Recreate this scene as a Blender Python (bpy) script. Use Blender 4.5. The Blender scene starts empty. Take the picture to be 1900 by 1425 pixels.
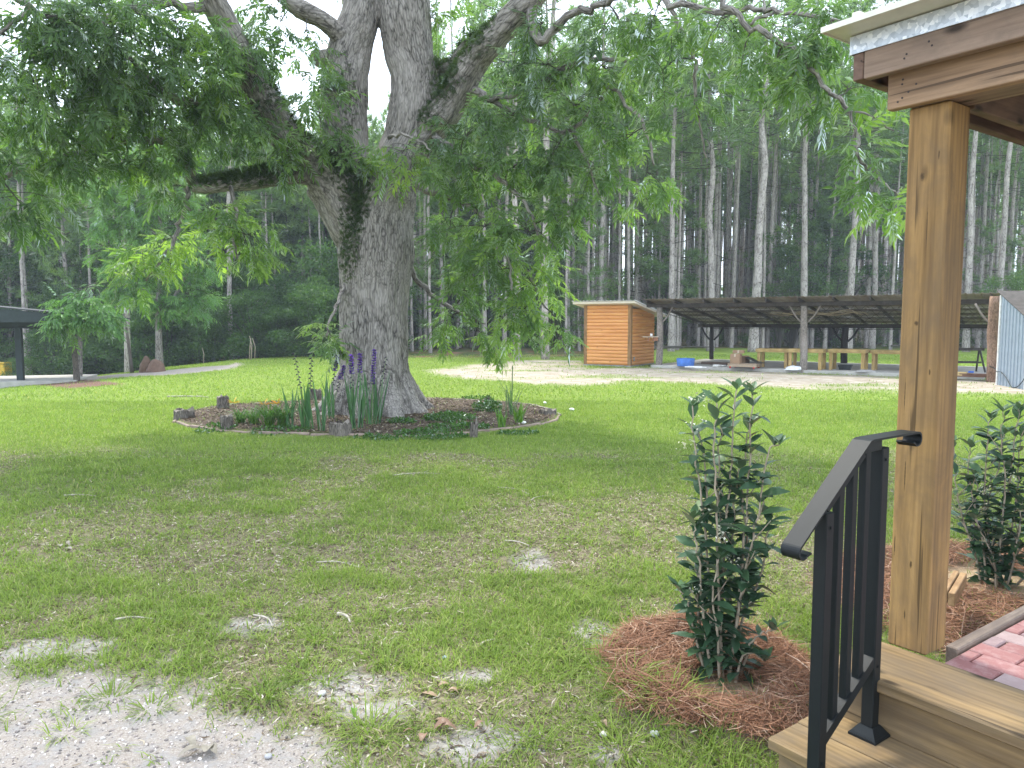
import bpy, math, random
import numpy as np
from math import radians as R, sin, cos, pi, sqrt
from mathutils import Vector
rs = np.random.RandomState(7); random.seed(7)
scene = bpy.context.scene
# ------------------------------------------------------------------ camera, world, sun, exposure
F = 1420.0; H = 1.55; PIT = math.atan(115.5/F)
cd = bpy.data.cameras.new('camera'); cam = bpy.data.objects.new('camera', cd)
scene.collection.objects.link(cam); scene.camera = cam
cd.sensor_width = 36; cd.lens = F/1900*36; cd.clip_end = 3000; cd.clip_start = .05
cam.location = (0, 0, H); cam.rotation_euler = (pi/2-PIT, 0, 0)
SUN_EL = R(58); SUN_AZ = R(-28)           # azimuth from +Y towards +X
SUN_STR = 2.9; SKY_STR = .15; EXPOSURE = .96
wd = bpy.data.worlds.new('World'); scene.world = wd; wd.use_nodes = True
nt = wd.node_tree; nt.nodes.clear()
wo = nt.nodes.new('ShaderNodeOutputWorld'); bg = nt.nodes.new('ShaderNodeBackground')
sky = nt.nodes.new('ShaderNodeTexSky'); sky.sky_type = 'NISHITA'; sky.sun_disc = False
sky.sun_elevation = SUN_EL; sky.sun_rotation = SUN_AZ; sky.air_density = 1.0; sky.dust_density = 3.0
tc = nt.nodes.new('ShaderNodeTexCoord'); nz = nt.nodes.new('ShaderNodeTexNoise'); nz.inputs['Scale'].default_value = 2.2
nz.inputs['Detail'].default_value = 7
rp = nt.nodes.new('ShaderNodeValToRGB'); rp.color_ramp.elements[0].position = .25; rp.color_ramp.elements[0].color = (.45,.45,.45,1)
rp.color_ramp.elements[1].position = .6; rp.color_ramp.elements[1].color = (.9,.9,.9,1)
mx = nt.nodes.new('ShaderNodeMix'); mx.data_type = 'RGBA'; mx.inputs['B'].default_value = (9.6, 10.9, 12.8, 1)
L = nt.links.new
L(tc.outputs['Generated'], nz.inputs['Vector']); L(nz.outputs['Fac'], rp.inputs['Fac']); L(rp.outputs['Color'], mx.inputs['Factor'])
L(sky.outputs['Color'], mx.inputs['A']); L(mx.outputs['Result'], bg.inputs['Color'])
bg.inputs['Strength'].default_value = SKY_STR; L(bg.outputs['Background'], wo.inputs['Surface'])
sd = bpy.data.lights.new('sun', 'SUN'); sd.energy = SUN_STR; sd.angle = R(9); sd.color = (1, .95, .86)
so = bpy.data.objects.new('sun', sd); scene.collection.objects.link(so)
sv = Vector((sin(SUN_AZ)*cos(SUN_EL), cos(SUN_AZ)*cos(SUN_EL), sin(SUN_EL)))
so.rotation_euler = sv.to_track_quat('Z', 'Y').to_euler()
scene.view_settings.view_transform = 'Standard'; scene.view_settings.look = 'None'
scene.view_settings.exposure = EXPOSURE; scene.view_settings.gamma = 1
scene.render.engine = 'CYCLES'
scene.cycles.max_bounces = 6; scene.cycles.transparent_max_bounces = 4
scene.cycles.use_denoising = True

# ------------------------------------------------------------------ pixel <-> world helpers (for measuring positions)
CP, SP = cos(PIT), sin(PIT)
def ray(px, py):
    x = (px-950)/F; y = -(py-712.5)/F
    return np.array([x, CP+y*SP, y*CP-SP])
def atY(px, py, Y):
    r = ray(px, py); t = Y/r[1]; return np.array([r[0]*t, Y, H+r[2]*t])
def terrain(x, y):
    x = np.asarray(x, float); y = np.asarray(y, float)
    d = np.clip(-x-8, 0, 11); z = -.0088*d**2 - .02*np.clip(-x-19, 0, 40)
    z = z*np.clip((y+5)/25, 0, 1)
    z = z + .025*np.sin(x*.55+1)*np.sin(y*.43) + .012*np.sin(x*1.9+y*1.3)
    near = np.clip((np.hypot(x-1, y-2.5)-2)/4, 0, 1); barn = np.clip((np.hypot(x-8, y-24)-9)/4, 0, 1)
    return z*near*barn
def gp(px, py):
    r = ray(px, py); t = -H/r[2] if r[2] < 0 else 200
    for _ in range(12):
        z = float(terrain(r[0]*t, r[1]*t)); t = (z-H)/r[2] if r[2] < -1e-3 else 200
        t = min(t, 300)
    return np.array([r[0]*t, r[1]*t, float(terrain(r[0]*t, r[1]*t))])
def atz(px, py, z):
    r = ray(px, py); t = (z-H)/r[2]; return np.array([r[0]*t, r[1]*t, z])

# ------------------------------------------------------------------ noise
def vnoise(p, seed=0):
    p = np.asarray(p, float); i = np.floor(p).astype(np.int64); f = p-i; f = f*f*(3-2*f)
    def h(a, b, c):
        n = (a*374761393 + b*668265263 + c*2147483647 + seed*1274126177) & 0xffffffff
        n = ((n ^ (n >> 13))*1274126177) & 0xffffffff
        n = ((n ^ (n >> 16))*2246822519) & 0xffffffff
        return ((n ^ (n >> 15)) & 0xffff)/65535.0
    r = 0
    for a in (0, 1):
        for b in (0, 1):
            for c in (0, 1):
                w = (f[..., 0] if a else 1-f[..., 0])*(f[..., 1] if b else 1-f[..., 1])*(f[..., 2] if c else 1-f[..., 2])
                r = r + w*h(i[..., 0]+a, i[..., 1]+b, i[..., 2]+c)
    return r
def fbm(p, o=4, seed=0):
    s = 0; a = .5; p = np.asarray(p, float)
    for k in range(o): s = s+a*vnoise(p*2**k+k*17.3, seed+k); a *= .5
    return s/(1-.5**o)
def n2(x, y, sc, o=3, seed=0): return fbm(np.stack([np.asarray(x)*sc, np.asarray(y)*sc, np.zeros_like(np.asarray(x, float))+.5], -1), o, seed)

# ------------------------------------------------------------------ mesh helpers
def mesh(name, V, faces, mat, smooth=False, attrs=None, matidx=None):
    me = bpy.data.meshes.new(name); V = np.ascontiguousarray(V, dtype=np.float32)
    if isinstance(faces, np.ndarray): faces = [faces]
    faces = [np.asarray(f, dtype=np.int32) for f in faces if len(f)]
    nl = sum(f.size for f in faces); nf = sum(len(f) for f in faces)
    me.vertices.add(len(V)); me.vertices.foreach_set('co', V.ravel())
    me.loops.add(nl); me.polygons.add(nf)
    li = np.concatenate([f.ravel() for f in faces]); tot = np.concatenate([np.full(len(f), f.shape[1], np.int32) for f in faces])
    st = np.concatenate([[0], np.cumsum(tot)[:-1]]).astype(np.int32)
    me.loops.foreach_set('vertex_index', li); me.polygons.foreach_set('loop_start', st); me.polygons.foreach_set('loop_total', tot)
    me.polygons.foreach_set('use_smooth', np.full(nf, bool(smooth)))
    me.update(calc_edges=True)
    for m in (mat if isinstance(mat, (list, tuple)) else [mat]): me.materials.append(m)
    if matidx is not None: me.polygons.foreach_set('material_index', np.asarray(matidx, np.int32))
    for k, a in (attrs or {}).items():
        a = np.asarray(a, np.float32)
        if a.ndim == 1:
            at = me.attributes.new(k, 'FLOAT', 'POINT'); at.data.foreach_set('value', a)
        else:
            at = me.attributes.new(k, 'FLOAT_VECTOR', 'POINT'); at.data.foreach_set('vector', a.ravel())
    return me
COL = scene.collection
def link(name, me, parent=None, loc=None, rz=0):
    o = bpy.data.objects.new(name, me); COL.objects.link(o)
    if parent: o.parent = parent
    if loc is not None: o.location = loc
    o.rotation_euler = (0, 0, rz); return o
def tag(o, label, cat, group=None, kind=None):
    if label: o['label'] = label
    if cat: o['category'] = cat
    if group: o['group'] = group
    if kind: o['kind'] = kind
    return o
def thing(name, label, cat, loc=(0, 0, 0), rz=0, group=None):
    o = bpy.data.objects.new(name, None); COL.objects.link(o); o.empty_display_size = .1
    o.location = loc; o.rotation_euler = (0, 0, rz); return tag(o, label, cat, group)
def dup(root, loc, rz=0, sc=1, label=None, group=None):
    r = root.copy(); COL.objects.link(r); r.location = loc; r.rotation_euler = (0, 0, rz); r.scale = (sc, sc, sc)
    if label: r['label'] = label
    if group: r['group'] = group
    for ch in list(root.children):
        c = ch.copy(); COL.objects.link(c); c.parent = r
        for g in list(ch.children):
            d = g.copy(); COL.objects.link(d); d.parent = c
    return r

class MB:
    """collects shapes for one mesh"""
    def __init__(s): s.V = []; s.q = []; s.t = []; s.n = 0; s.a = {}
    def add(s, V, q=None, t=None, **at):
        V = np.asarray(V, float)
        if q is not None and len(q): s.q.append(np.asarray(q)+s.n)
        if t is not None and len(t): s.t.append(np.asarray(t)+s.n)
        for k, v in at.items():
            v = np.asarray(v, float)
            if v.ndim == 0: v = np.full(len(V), float(v))
            s.a.setdefault(k, []).append(v)
        s.V.append(V); s.n += len(V); return s
    def box(s, lo, hi, M=None, bev=0, **at):
        lo = np.array(lo, float); hi = np.array(hi, float)
        if bev > 0:
            V = []; 
            # chamfered box: 24 verts
            idx = {}
            for ax in range(3):
                for sg in (0, 1):
                    for u in (0, 1):
                        for w in (0, 1):
                            p = [0, 0, 0]; b, c = (ax+1) % 3, (ax+2) % 3
                            p[ax] = hi[ax] if sg else lo[ax]
                            p[b] = hi[b]-bev if u else lo[b]+bev; p[c] = hi[c]-bev if w else lo[c]+bev
                            key = (ax, sg, u, w); idx[key] = len(V); V.append(p)
            q = []; t = []
            for ax in range(3):
                for sg in (0, 1):
                    f = [idx[(ax, sg, 0, 0)], idx[(ax, sg, 1, 0)], idx[(ax, sg, 1, 1)], idx[(ax, sg, 0, 1)]]
                    q.append(f if sg else f[::-1])
            for ax in range(3):
                b, c = (ax+1) % 3, (ax+2) % 3
                for sb in (0, 1):
                    for sc in (0, 1):   # edge along ax between face b=sb and c=sc
                        # face b: params (c, a) ; face c: params (a, b)
                        v1 = idx[(b, sb, sc, 0)]; v2 = idx[(b, sb, sc, 1)]
                        v3 = idx[(c, sc, 1, sb)]; v4 = idx[(c, sc, 0, sb)]
                        f = [v1, v2, v3, v4]; q.append(f if (sb+sc) % 2 else f[::-1])
            for a0 in (0, 1):
                for b0 in (0, 1):
                    for c0 in (0, 1):
                        f = [idx[(0, a0, b0, c0)], idx[(1, b0, c0, a0)], idx[(2, c0, a0, b0)]]
                        t.append(f if (a0+b0+c0) % 2 else f[::-1])
            V = np.array(V)
        else:
            V = np.array([[x, y, z] for x in (lo[0], hi[0]) for y in (lo[1], hi[1]) for z in (lo[2], hi[2])])
            q = [[0, 1, 3, 2], [4, 6, 7, 5], [0, 4, 5, 1], [2, 3, 7, 6], [0, 2, 6, 4], [1, 5, 7, 3]]; t = None
        if M is not None: V = M(V)
        return s.add(V, q, t, **at)
    def tube(s, P, r, n=8, cap=True, **at):
        V, q, t, _ = tube(P, r, n, cap); return s.add(V, q, t, **at)
    def build(s, name, mat, parent=None, smooth=False, loc=None, rz=0):
        V = np.concatenate(s.V); fs = []
        if s.q: fs.append(np.concatenate(s.q))
        if s.t: fs.append(np.concatenate(s.t))
        at = {k: np.concatenate(v) for k, v in s.a.items()}
        return link(name, mesh(name, V, fs, mat, smooth, at), parent, loc, rz)
def tube(P, r, n=8, cap=True):
    P = np.asarray(P, float); k = len(P); r = np.broadcast_to(np.asarray(r, float), (k,))
    T = np.gradient(P, axis=0); T /= np.linalg.norm(T, axis=1)[:, None]+1e-9
    u = np.cross(T[0], [0, 0, 1]) if abs(T[0][2]) < .9 else np.cross(T[0], [0, 1, 0])
    u /= np.linalg.norm(u); V = []; bc = []; s = 0
    for i in range(k):
        u = u-T[i]*np.dot(u, T[i]); u /= np.linalg.norm(u); w = np.cross(T[i], u)
        if i: s += np.linalg.norm(P[i]-P[i-1])
        an = np.arange(n)*2*pi/n
        V.append(P[i]+r[i]*(np.cos(an)[:, None]*u+np.sin(an)[:, None]*w))
        bc.append(np.stack([np.cos(an)*r[i], np.sin(an)*r[i], np.full(n, s*.2)], 1))
    V = np.concatenate(V); bc = np.concatenate(bc); q = []
    i = np.arange(k-1)[:, None]*n; j = np.arange(n)[None]; j2 = (j+1) % n
    q = np.stack([i+j, i+j2, i+n+j2, i+n+j], -1).reshape(-1, 4); t = None
    if cap:
        V = np.concatenate([V, P[:1], P[-1:]]); bc = np.concatenate([bc, bc[:1], bc[-1:]]); c0 = k*n; a = np.arange(n); b = (a+1) % n
        t = np.concatenate([np.stack([b, a, np.full(n, c0)], 1), np.stack([a+(k-1)*n, b+(k-1)*n, np.full(n, c0+1)], 1)])
    return V, q, t, bc
def spline(P, m=6):
    """Catmull-Rom through rows (any number of columns)"""
    P = np.asarray(P, float); Q = np.vstack([2*P[0]-P[1], P, 2*P[-1]-P[-2]]); out = []
    for i in range(1, len(Q)-2):
        for t in np.arange(m)/m:
            out.append(.5*((2*Q[i])+(-Q[i-1]+Q[i+1])*t+(2*Q[i-1]-5*Q[i]+4*Q[i+1]-Q[i+2])*t*t+(-Q[i-1]+3*Q[i]-3*Q[i+1]+Q[i+2])*t**3))
    out.append(Q[-2]); return np.array(out)
def inst(tV, T, M, S=None):
    """copies of template tV: rotations M (n,3,3), places T (n,3), scales S"""
    M = M if S is None else M*np.asarray(S).reshape(-1, 1, 1)
    return (np.einsum('nij,kj->nki', M, tV)+T[:, None, :]).reshape(-1, 3)
def instf(f, n, k): return (np.asarray(f)[None]+np.arange(n)[:, None, None]*k).reshape(-1, len(f[0]))
def rotz(a):
    c, s = np.cos(a), np.sin(a); z = np.zeros_like(c); o = z+1
    return np.stack([np.stack([c, -s, z], -1), np.stack([s, c, z], -1), np.stack([z, z, o], -1)], -2)
def rotx(a):
    c, s = np.cos(a), np.sin(a); z = np.zeros_like(c); o = z+1
    return np.stack([np.stack([o, z, z], -1), np.stack([z, c, -s], -1), np.stack([z, s, c], -1)], -2)
def roty(a):
    c, s = np.cos(a), np.sin(a); z = np.zeros_like(c); o = z+1
    return np.stack([np.stack([c, z, s], -1), np.stack([z, o, z], -1), np.stack([-s, z, c], -1)], -2)
def frame(D, roll=None):
    """rotation whose +Y maps on D, +Z as near up as possible"""
    D = D/(np.linalg.norm(D, axis=-1, keepdims=True)+1e-9)
    up = np.tile([0, 0, 1.], (len(D), 1)); X = np.cross(D, up); X /= np.linalg.norm(X, axis=-1, keepdims=True)+1e-9
    Z = np.cross(X, D)
    if roll is not None:
        c, s = np.cos(roll)[:, None], np.sin(roll)[:, None]; X, Z = X*c+Z*s, Z*c-X*s
    return np.stack([X, D, Z], -1)

# ------------------------------------------------------------------ materials
def newmat(name):
    m = bpy.data.materials.new(name); m.use_nodes = True; n = m.node_tree; n.nodes.clear()
    out = n.nodes.new('ShaderNodeOutputMaterial'); return m, n, out
class G:
    def __init__(s, name):
        s.m, s.t, s.out = newmat(name); s.l = s.t.links.new
    def n(s, typ, **k):
        x = s.t.nodes.new('ShaderNode'+typ)
        for a, b in k.items():
            if a in x.inputs.keys(): 
                if hasattr(b, 'is_output') or isinstance(b, bpy.types.NodeSocket): s.l(b, x.inputs[a])
                else: x.inputs[a].default_value = b
            else: setattr(x, a, b)
        return x
    def co(s, kind='Object', scale=(1, 1, 1), attr=None):
        src = s.n('Attribute', attribute_name=attr).outputs['Vector'] if attr else s.n('TexCoord').outputs[kind]
        mp = s.n('Mapping'); s.l(src, mp.inputs['Vector']); mp.inputs['Scale'].default_value = scale; return mp.outputs['Vector']
    def noise(s, vec, scale=5, detail=4, rough=.5, dist=0):
        return s.n('TexNoise', Vector=vec, Scale=scale, Detail=detail, Roughness=rough, Distortion=dist).outputs['Fac']
    def vor(s, vec, scale=5, feature='F1', out='Distance'):
        x = s.n('TexVoronoi', Vector=vec, Scale=scale, feature=feature); return x.outputs[out]
    def ramp(s, fac, stops):
        x = s.n('ValToRGB'); e = x.color_ramp.elements
        while len(e) < len(stops): e.new(.5)
        for el, (p, c) in zip(e, stops):
            el.position = p; el.color = (c, c, c, 1) if not hasattr(c, '__len__') else tuple(c)+(1,)
        s.l(fac, x.inputs['Fac']); return x.outputs['Color']
    def mix(s, f, a, b, mode='MIX'):
        x = s.n('Mix', data_type='RGBA', blend_type=mode)
        for k, v in (('Factor', f), ('A', a), ('B', b)):
            if k == 'Factor': sock = [i for i in x.inputs if i.name == 'Factor' and i.type == 'VALUE'][0]
            else: sock = [i for i in x.inputs if i.name == k and i.type == 'RGBA'][0]
            if isinstance(v, bpy.types.NodeSocket): s.l(v, sock)
            elif k == 'Factor': sock.default_value = v
            else: sock.default_value = tuple(v)+(1,)
        return [o for o in x.outputs if o.type == 'RGBA'][0]
    def math(s, op, a, b=0, clamp=False):
        x = s.n('Math', operation=op, use_clamp=clamp)
        for i, v in enumerate((a, b)):
            if isinstance(v, bpy.types.NodeSocket): s.l(v, x.inputs[i])
            else: x.inputs[i].default_value = v
        return x.outputs[0]
    def attr(s, name): return s.n('Attribute', attribute_name=name).outputs['Fac']
    def bump(s, h, d=.01, st=1):
        x = s.n('Bump', Height=h, Distance=d, Strength=st); return x.outputs['Normal']
    def pbr(s, col, rough=.8, bump=None, metal=0, spec=.4):
        b = s.n('BsdfPrincipled'); 
        for k, v in (('Base Color', col), ('Roughness', rough), ('Metallic', metal), ('Specular IOR Level', spec), ('Normal', bump)):
            if v is None: continue
            if isinstance(v, bpy.types.NodeSocket): s.l(v, b.inputs[k])
            else: b.inputs[k].default_value = tuple(v)+(1,) if hasattr(v, '__len__') else v
        s.l(b.outputs[0], s.out.inputs['Surface']); return s.m
    def leaf(s, col, tcol=None, trans=.45, gloss=.12, rough=.4, bump=None):
        d = s.n('BsdfDiffuse'); t = s.n('BsdfTranslucent'); g = s.n('BsdfGlossy', Roughness=rough)
        for nd, c in ((d, col), (t, tcol if tcol is not None else col)):
            if isinstance(c, bpy.types.NodeSocket): s.l(c, nd.inputs['Color'])
            else: nd.inputs['Color'].default_value = tuple(c)+(1,)
        g.inputs['Color'].default_value = (.9, .95, 1, 1)
        m1 = s.n('MixShader', Fac=trans); s.l(d.outputs[0], m1.inputs[1]); s.l(t.outputs[0], m1.inputs[2])
        fr = s.n('Fresnel', IOR=1.45); fg = s.math('MULTIPLY', fr.outputs[0], gloss*4, True)
        m2 = s.n('MixShader', Fac=fg); s.l(m1.outputs[0], m2.inputs[1]); s.l(g.outputs[0], m2.inputs[2])
        if bump is not None: s.l(bump, d.inputs['Normal']); s.l(bump, g.inputs['Normal'])
        s.l(m2.outputs[0], s.out.inputs['Surface']); return s.m

def m_leaf(name, stops, tmul=1.6, trans=.45, gloss=.1, rough=.4):
    g = G(name); c = g.ramp(g.attr('rnd'), stops)
    t = g.mix(1.0, c, (1.25*tmul/1.6, 1.5*tmul/1.6, .6*tmul/1.6), 'MULTIPLY')
    t = g.mix(1.0, t, (1.3, 1.3, 1.3), 'MULTIPLY')
    return g.leaf(c, t, trans, gloss, rough)
def m_simple(name, c, rough=.7, metal=0, var=.25, sc=8, bump=0, spec=.4):
    g = G(name); v = g.co(); n = g.noise(v, sc, 5, .6)
    c = np.array(c); col = g.ramp(n, [(.3, c*(1-var)), (.7, np.minimum(c*(1+var), .95))])
    return g.pbr(col, rough, g.bump(g.noise(v, sc*6, 4), .004, bump) if bump else None, metal, spec)
def m_wood(name, c1, c2, axis=2, sc=1.0, rough=.7, knots=True, stain=None, bumpd=.002, spots=()):
    g = G(name); s = [14*sc]*3; s[axis] = 1.0*sc; v = g.co(scale=s)
    n1 = g.noise(v, 1.0, 6, .6, .6); s2 = [60*sc]*3; s2[axis] = 2.0*sc; v2 = g.co(scale=s2)
    n2_ = g.noise(v2, 1.0, 4, .6); w = g.n('TexWave', Vector=g.co(scale=[3*sc if i != axis else .35*sc for i in range(3)]), Scale=4.0, Distortion=6.0, Detail=3.0)
    f = g.math('ADD', g.math('MULTIPLY', n1, .55), g.math('ADD', g.math('MULTIPLY', n2_, .38), g.math('MULTIPLY', w.outputs['Fac'], .07)))
    col = g.ramp(f, [(.36, np.array(c1)*.8), (.5, (np.array(c1)+np.array(c2))/2), (.62, c2)])
    bs = [5.0*sc]*3; bs[axis] = 2.2*sc; big = g.noise(g.co(scale=bs), 1.0, 6, .65, .8)
    col = g.mix(g.ramp(big, [(.42, 0.0), (.64, .75)]), col, stain if stain is not None else np.array(c1)*.7)
    if knots:
        sk = [9*sc]*3; sk[axis] = 3.6*sc; k = g.vor(g.co(scale=sk), 1.0); km = g.ramp(k, [(.05, 1.0), (.085, .75), (.16, 0.0)])
        col = g.mix(km, col, np.array(c1)*.25)
        # fine checks
        sc_ = [45*sc]*3; sc_[axis] = 1.1*sc; ck = g.noise(g.co(scale=sc_), 1.0, 2, .5)
        col = g.mix(g.ramp(ck, [(.655, 0.0), (.69, .8)]), col, np.array(c1)*.3)
    for (cy, cz, ry_, rz2) in spots:      # single knots and checks, each where the timber has it
        mp = g.n('Mapping'); g.l(g.n('TexCoord').outputs['Object'], mp.inputs['Vector']); mp.inputs['Location'].default_value = (0, -cy/ry_, -cz/rz2); mp.inputs['Scale'].default_value = (0, 1/ry_, 1/rz2)
        ln = g.n('VectorMath', operation='LENGTH'); g.l(mp.outputs[0], ln.inputs[0]); dd = g.math('ADD', ln.outputs['Value'], g.math('MULTIPLY', g.math('SUBTRACT', g.noise(g.co(), 120, 3), .5), .9))
        col = g.mix(g.ramp(dd, [(.45, .9), (.8, .35), (1.0, 0.0)]), col, np.array(c1)*.28)
    return g.pbr(col, rough, g.bump(n2_, bumpd, .8), 0, .3)
def m_bark(name, c1, c2, dark=(.03, .028, .025), sc=1.0, moss=False):
    g = G(name); v = g.co(scale=(1, 1, 1), attr='bc')
    nz1 = g.noise(v, 17*sc, 7, .7, .9); fine = g.noise(v, 70*sc, 5, .75)
    dv = g.n('VectorMath', operation='ADD'); g.l(v, dv.inputs[0]); nv_ = g.n('TexNoise', Vector=v, Scale=9.0*sc, Detail=3.0); ms_ = g.n('VectorMath', operation='SCALE'); g.l(nv_.outputs['Color'], ms_.inputs[0]); ms_.inputs['Scale'].default_value = .09/sc; g.l(ms_.outputs[0], dv.inputs[1])
    vo = g.vor(dv.outputs[0], 27*sc, 'DISTANCE_TO_EDGE')
    h = g.math('ADD', g.math('MULTIPLY', nz1, .8), g.math('MULTIPLY', g.ramp(vo, [(.0, 0.), (.2, 1.)]), .2))
    col = g.ramp(h, [(.35, dark), (.46, c1), (.64, c2)])
    col = g.mix(g.ramp(fine, [(.35, .6), (.65, 0.0)]), col, np.array(c1)*.55)
    big = g.noise(g.co(), 1.7, 4, .6); col = g.mix(g.ramp(big, [(.45, 0.0), (.75, .5)]), col, np.array(c2)*1.15)
    if moss:
        mf = g.math('ADD', g.attr('moss'), g.math('MULTIPLY', g.math('SUBTRACT', g.noise(g.co(), 9, 6, .7), .5), 1.4))
        col = g.mix(g.ramp(mf, [(.45, 0.0), (.65, .9)]), col, (.07, .075, .045))
    return g.pbr(col, .92, g.bump(g.math('ADD', h, g.math('MULTIPLY', fine, .3)), .02/sc if sc > 1 else .02, .9), 0, .15)

M = {}
M['pecan'] = m_leaf('pecan leaf', [(0, (.07, .12, .05)), (.5, (.115, .185, .065)), (.85, (.18, .265, .07)), (1, (.27, .36, .09))], trans=.6, gloss=.12, rough=.5)
M['pecan_light'] = m_leaf('young pecan leaf', [(0, (.06, .14, .04)), (.5, (.1, .21, .055)), (1, (.18, .3, .08))], trans=.4, gloss=.12)
M['osm'] = m_leaf('osmanthus leaf', [(0, (.025, .055, .03)), (.5, (.042, .088, .042)), (.85, (.075, .135, .055)), (1, (.14, .19, .075))], trans=.12, gloss=.1, rough=.38)
M['needle'] = m_leaf('pine needle', [(0, (.09, .145, .07)), (.5, (.145, .215, .10)), (1, (.22, .3, .12))], trans=.55, gloss=.04)
M['shrubleaf'] = m_leaf('undergrowth leaf', [(0, (.04, .08, .034)), (.5, (.07, .125, .045)), (1, (.13, .2, .06))], trans=.4, gloss=.012)
M['grass'] = m_leaf('grass blade', [(0, (.12, .172, .036)), (.45, (.195, .262, .055)), (.75, (.265, .33, .075)), (.92, (.33, .36, .12)), (1, (.43, .37, .21))], trans=.35, gloss=.04)
M['glad'] = m_leaf('gladiolus leaf', [(0, (.05, .12, .05)), (1, (.12, .23, .10))], trans=.3, gloss=.08)
M['lily'] = m_leaf('daylily leaf', [(0, (.05, .13, .02)), (1, (.15, .27, .04))], trans=.35, gloss=.08)
M['fern'] = m_leaf('fern frond', [(0, (.035, .06, .022)), (1, (.08, .125, .04))], trans=.25, gloss=.02)
M['weed'] = m_leaf('weed leaf', [(0, (.035, .085, .02)), (1, (.09, .17, .04))], trans=.3, gloss=.05)
M['straw'] = m_leaf('pine straw', [(0, (.11, .052, .032)), (.4, (.27, .135, .08)), (.75, (.42, .24, .15)), (1, (.6, .45, .34))], tmul=.8, trans=.1, gloss=.03)
M['litter'] = m_leaf('leaf litter', [(0, (.06, .042, .03)), (.4, (.17, .125, .085)), (.8, (.38, .31, .22)), (1, (.58, .52, .43))], tmul=.8, trans=.1, gloss=.02)
M['bark'] = m_bark('pecan bark', (.2, .18, .16), (.42, .385, .35), moss=True)
M['pinebark'] = m_bark('pine bark', (.32, .28, .255), (.56, .505, .47), dark=(.06,.05,.045), sc=.8)
M['twig'] = m_simple('twig bark', (.06, .052, .043), .9, var=.3)
M['stump'] = m_bark('stump bark', (.10, .085, .07), (.24, .21, .18), sc=1.6)
M['stem'] = m_simple('shrub stem', (.36, .3, .22), .8, var=.25, sc=30)
M['metalblk'] = m_simple('black powder coated metal', (.007, .0095, .0105), .55, var=.1, sc=40, spec=.28)
M['porchpost'] = m_wood('stained post wood', (.19, .108, .038), (.38, .23, .085), 2, 1.0, stain=(.145, .095, .05), spots=((.082, 2.036, .009, .016), (.031, 2.10, .003, .02), (.065, .708, .005, .016), (.098, 1.02, .0025, .07), (.124, .765, .0025, .05), (.081, 1.545, .008, .01), (.03, 1.38, .004, .012), (.079, .524, .003, .018), (.06, 1.86, .0022, .09), (.11, 1.3, .002, .08)))
M['tread'] = m_wood('weathered tread wood', (.155, .10, .045), (.31, .21, .10), 1, 1.0, stain=(.14, .105, .07))
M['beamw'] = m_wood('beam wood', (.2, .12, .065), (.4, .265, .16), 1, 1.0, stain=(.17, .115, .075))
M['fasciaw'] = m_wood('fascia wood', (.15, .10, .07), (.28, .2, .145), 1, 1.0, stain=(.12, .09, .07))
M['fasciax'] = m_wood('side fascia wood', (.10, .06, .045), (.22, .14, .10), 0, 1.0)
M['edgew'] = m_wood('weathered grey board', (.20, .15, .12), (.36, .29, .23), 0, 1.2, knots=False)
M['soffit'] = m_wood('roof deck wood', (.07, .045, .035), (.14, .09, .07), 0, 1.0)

# ================================================================== GROUND
def polyw(pts): return np.array([gp(*p)[:2] if len(p) == 2 else p[:2] for p in pts])
def inpoly(x, y, P):
    x = np.asarray(x, float); y = np.asarray(y, float); ins = np.zeros(x.shape, bool); d = np.full(x.shape, 1e9)
    n = len(P)
    for i in range(n):
        x1, y1 = P[i]; x2, y2 = P[(i+1) % n]
        c = ((y1 > y) != (y2 > y)) & (x < (x2-x1)*(y-y1)/(y2-y1+1e-12)+x1); ins ^= c
        dx, dy = x2-x1, y2-y1; t = np.clip(((x-x1)*dx+(y-y1)*dy)/(dx*dx+dy*dy+1e-12), 0, 1)
        d = np.minimum(d, np.hypot(x-x1-t*dx, y-y1-t*dy))
    return np.where(ins, d, -d)      # signed distance, positive inside
def sstep(a, b, x): t = np.clip((x-a)/(b-a), 0, 1); return t*t*(3-2*t)
PG = np.vstack([polyw([(-60, 1222), (60, 1245), (170, 1222), (300, 1228), (335, 1262), (455, 1300), (545, 1345), (640, 1425)]), [(-.62, 2.0), (-.5, 0), (-.4, -4), (-9, -4), (-9, 3.3), (-3.2, 3.35)]])
PY = polyw([(770, 692), (900, 674), (1000, 667), (1090, 670), (1100, 683), (1225, 680), (1490, 691), (1850, 705), (1990, 712), (2100, 740), (1900, 733), (1700, 731), (1500, 722), (1300, 711), (1180, 708), (1090, 716), (990, 713), (880, 703)])
PR = polyw([(20, 712), (160, 701), (300, 688), (420, 678), (440, 672), (452, 676), (425, 686), (300, 697), (160, 707)])
PPB = polyw([(-40, 716), (120, 722), (235, 712), (150, 704), (60, 706), (-40, 708)])
BX, BY, BRX, BRY = -2.33, 12.75, 3.12, 2.62
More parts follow.
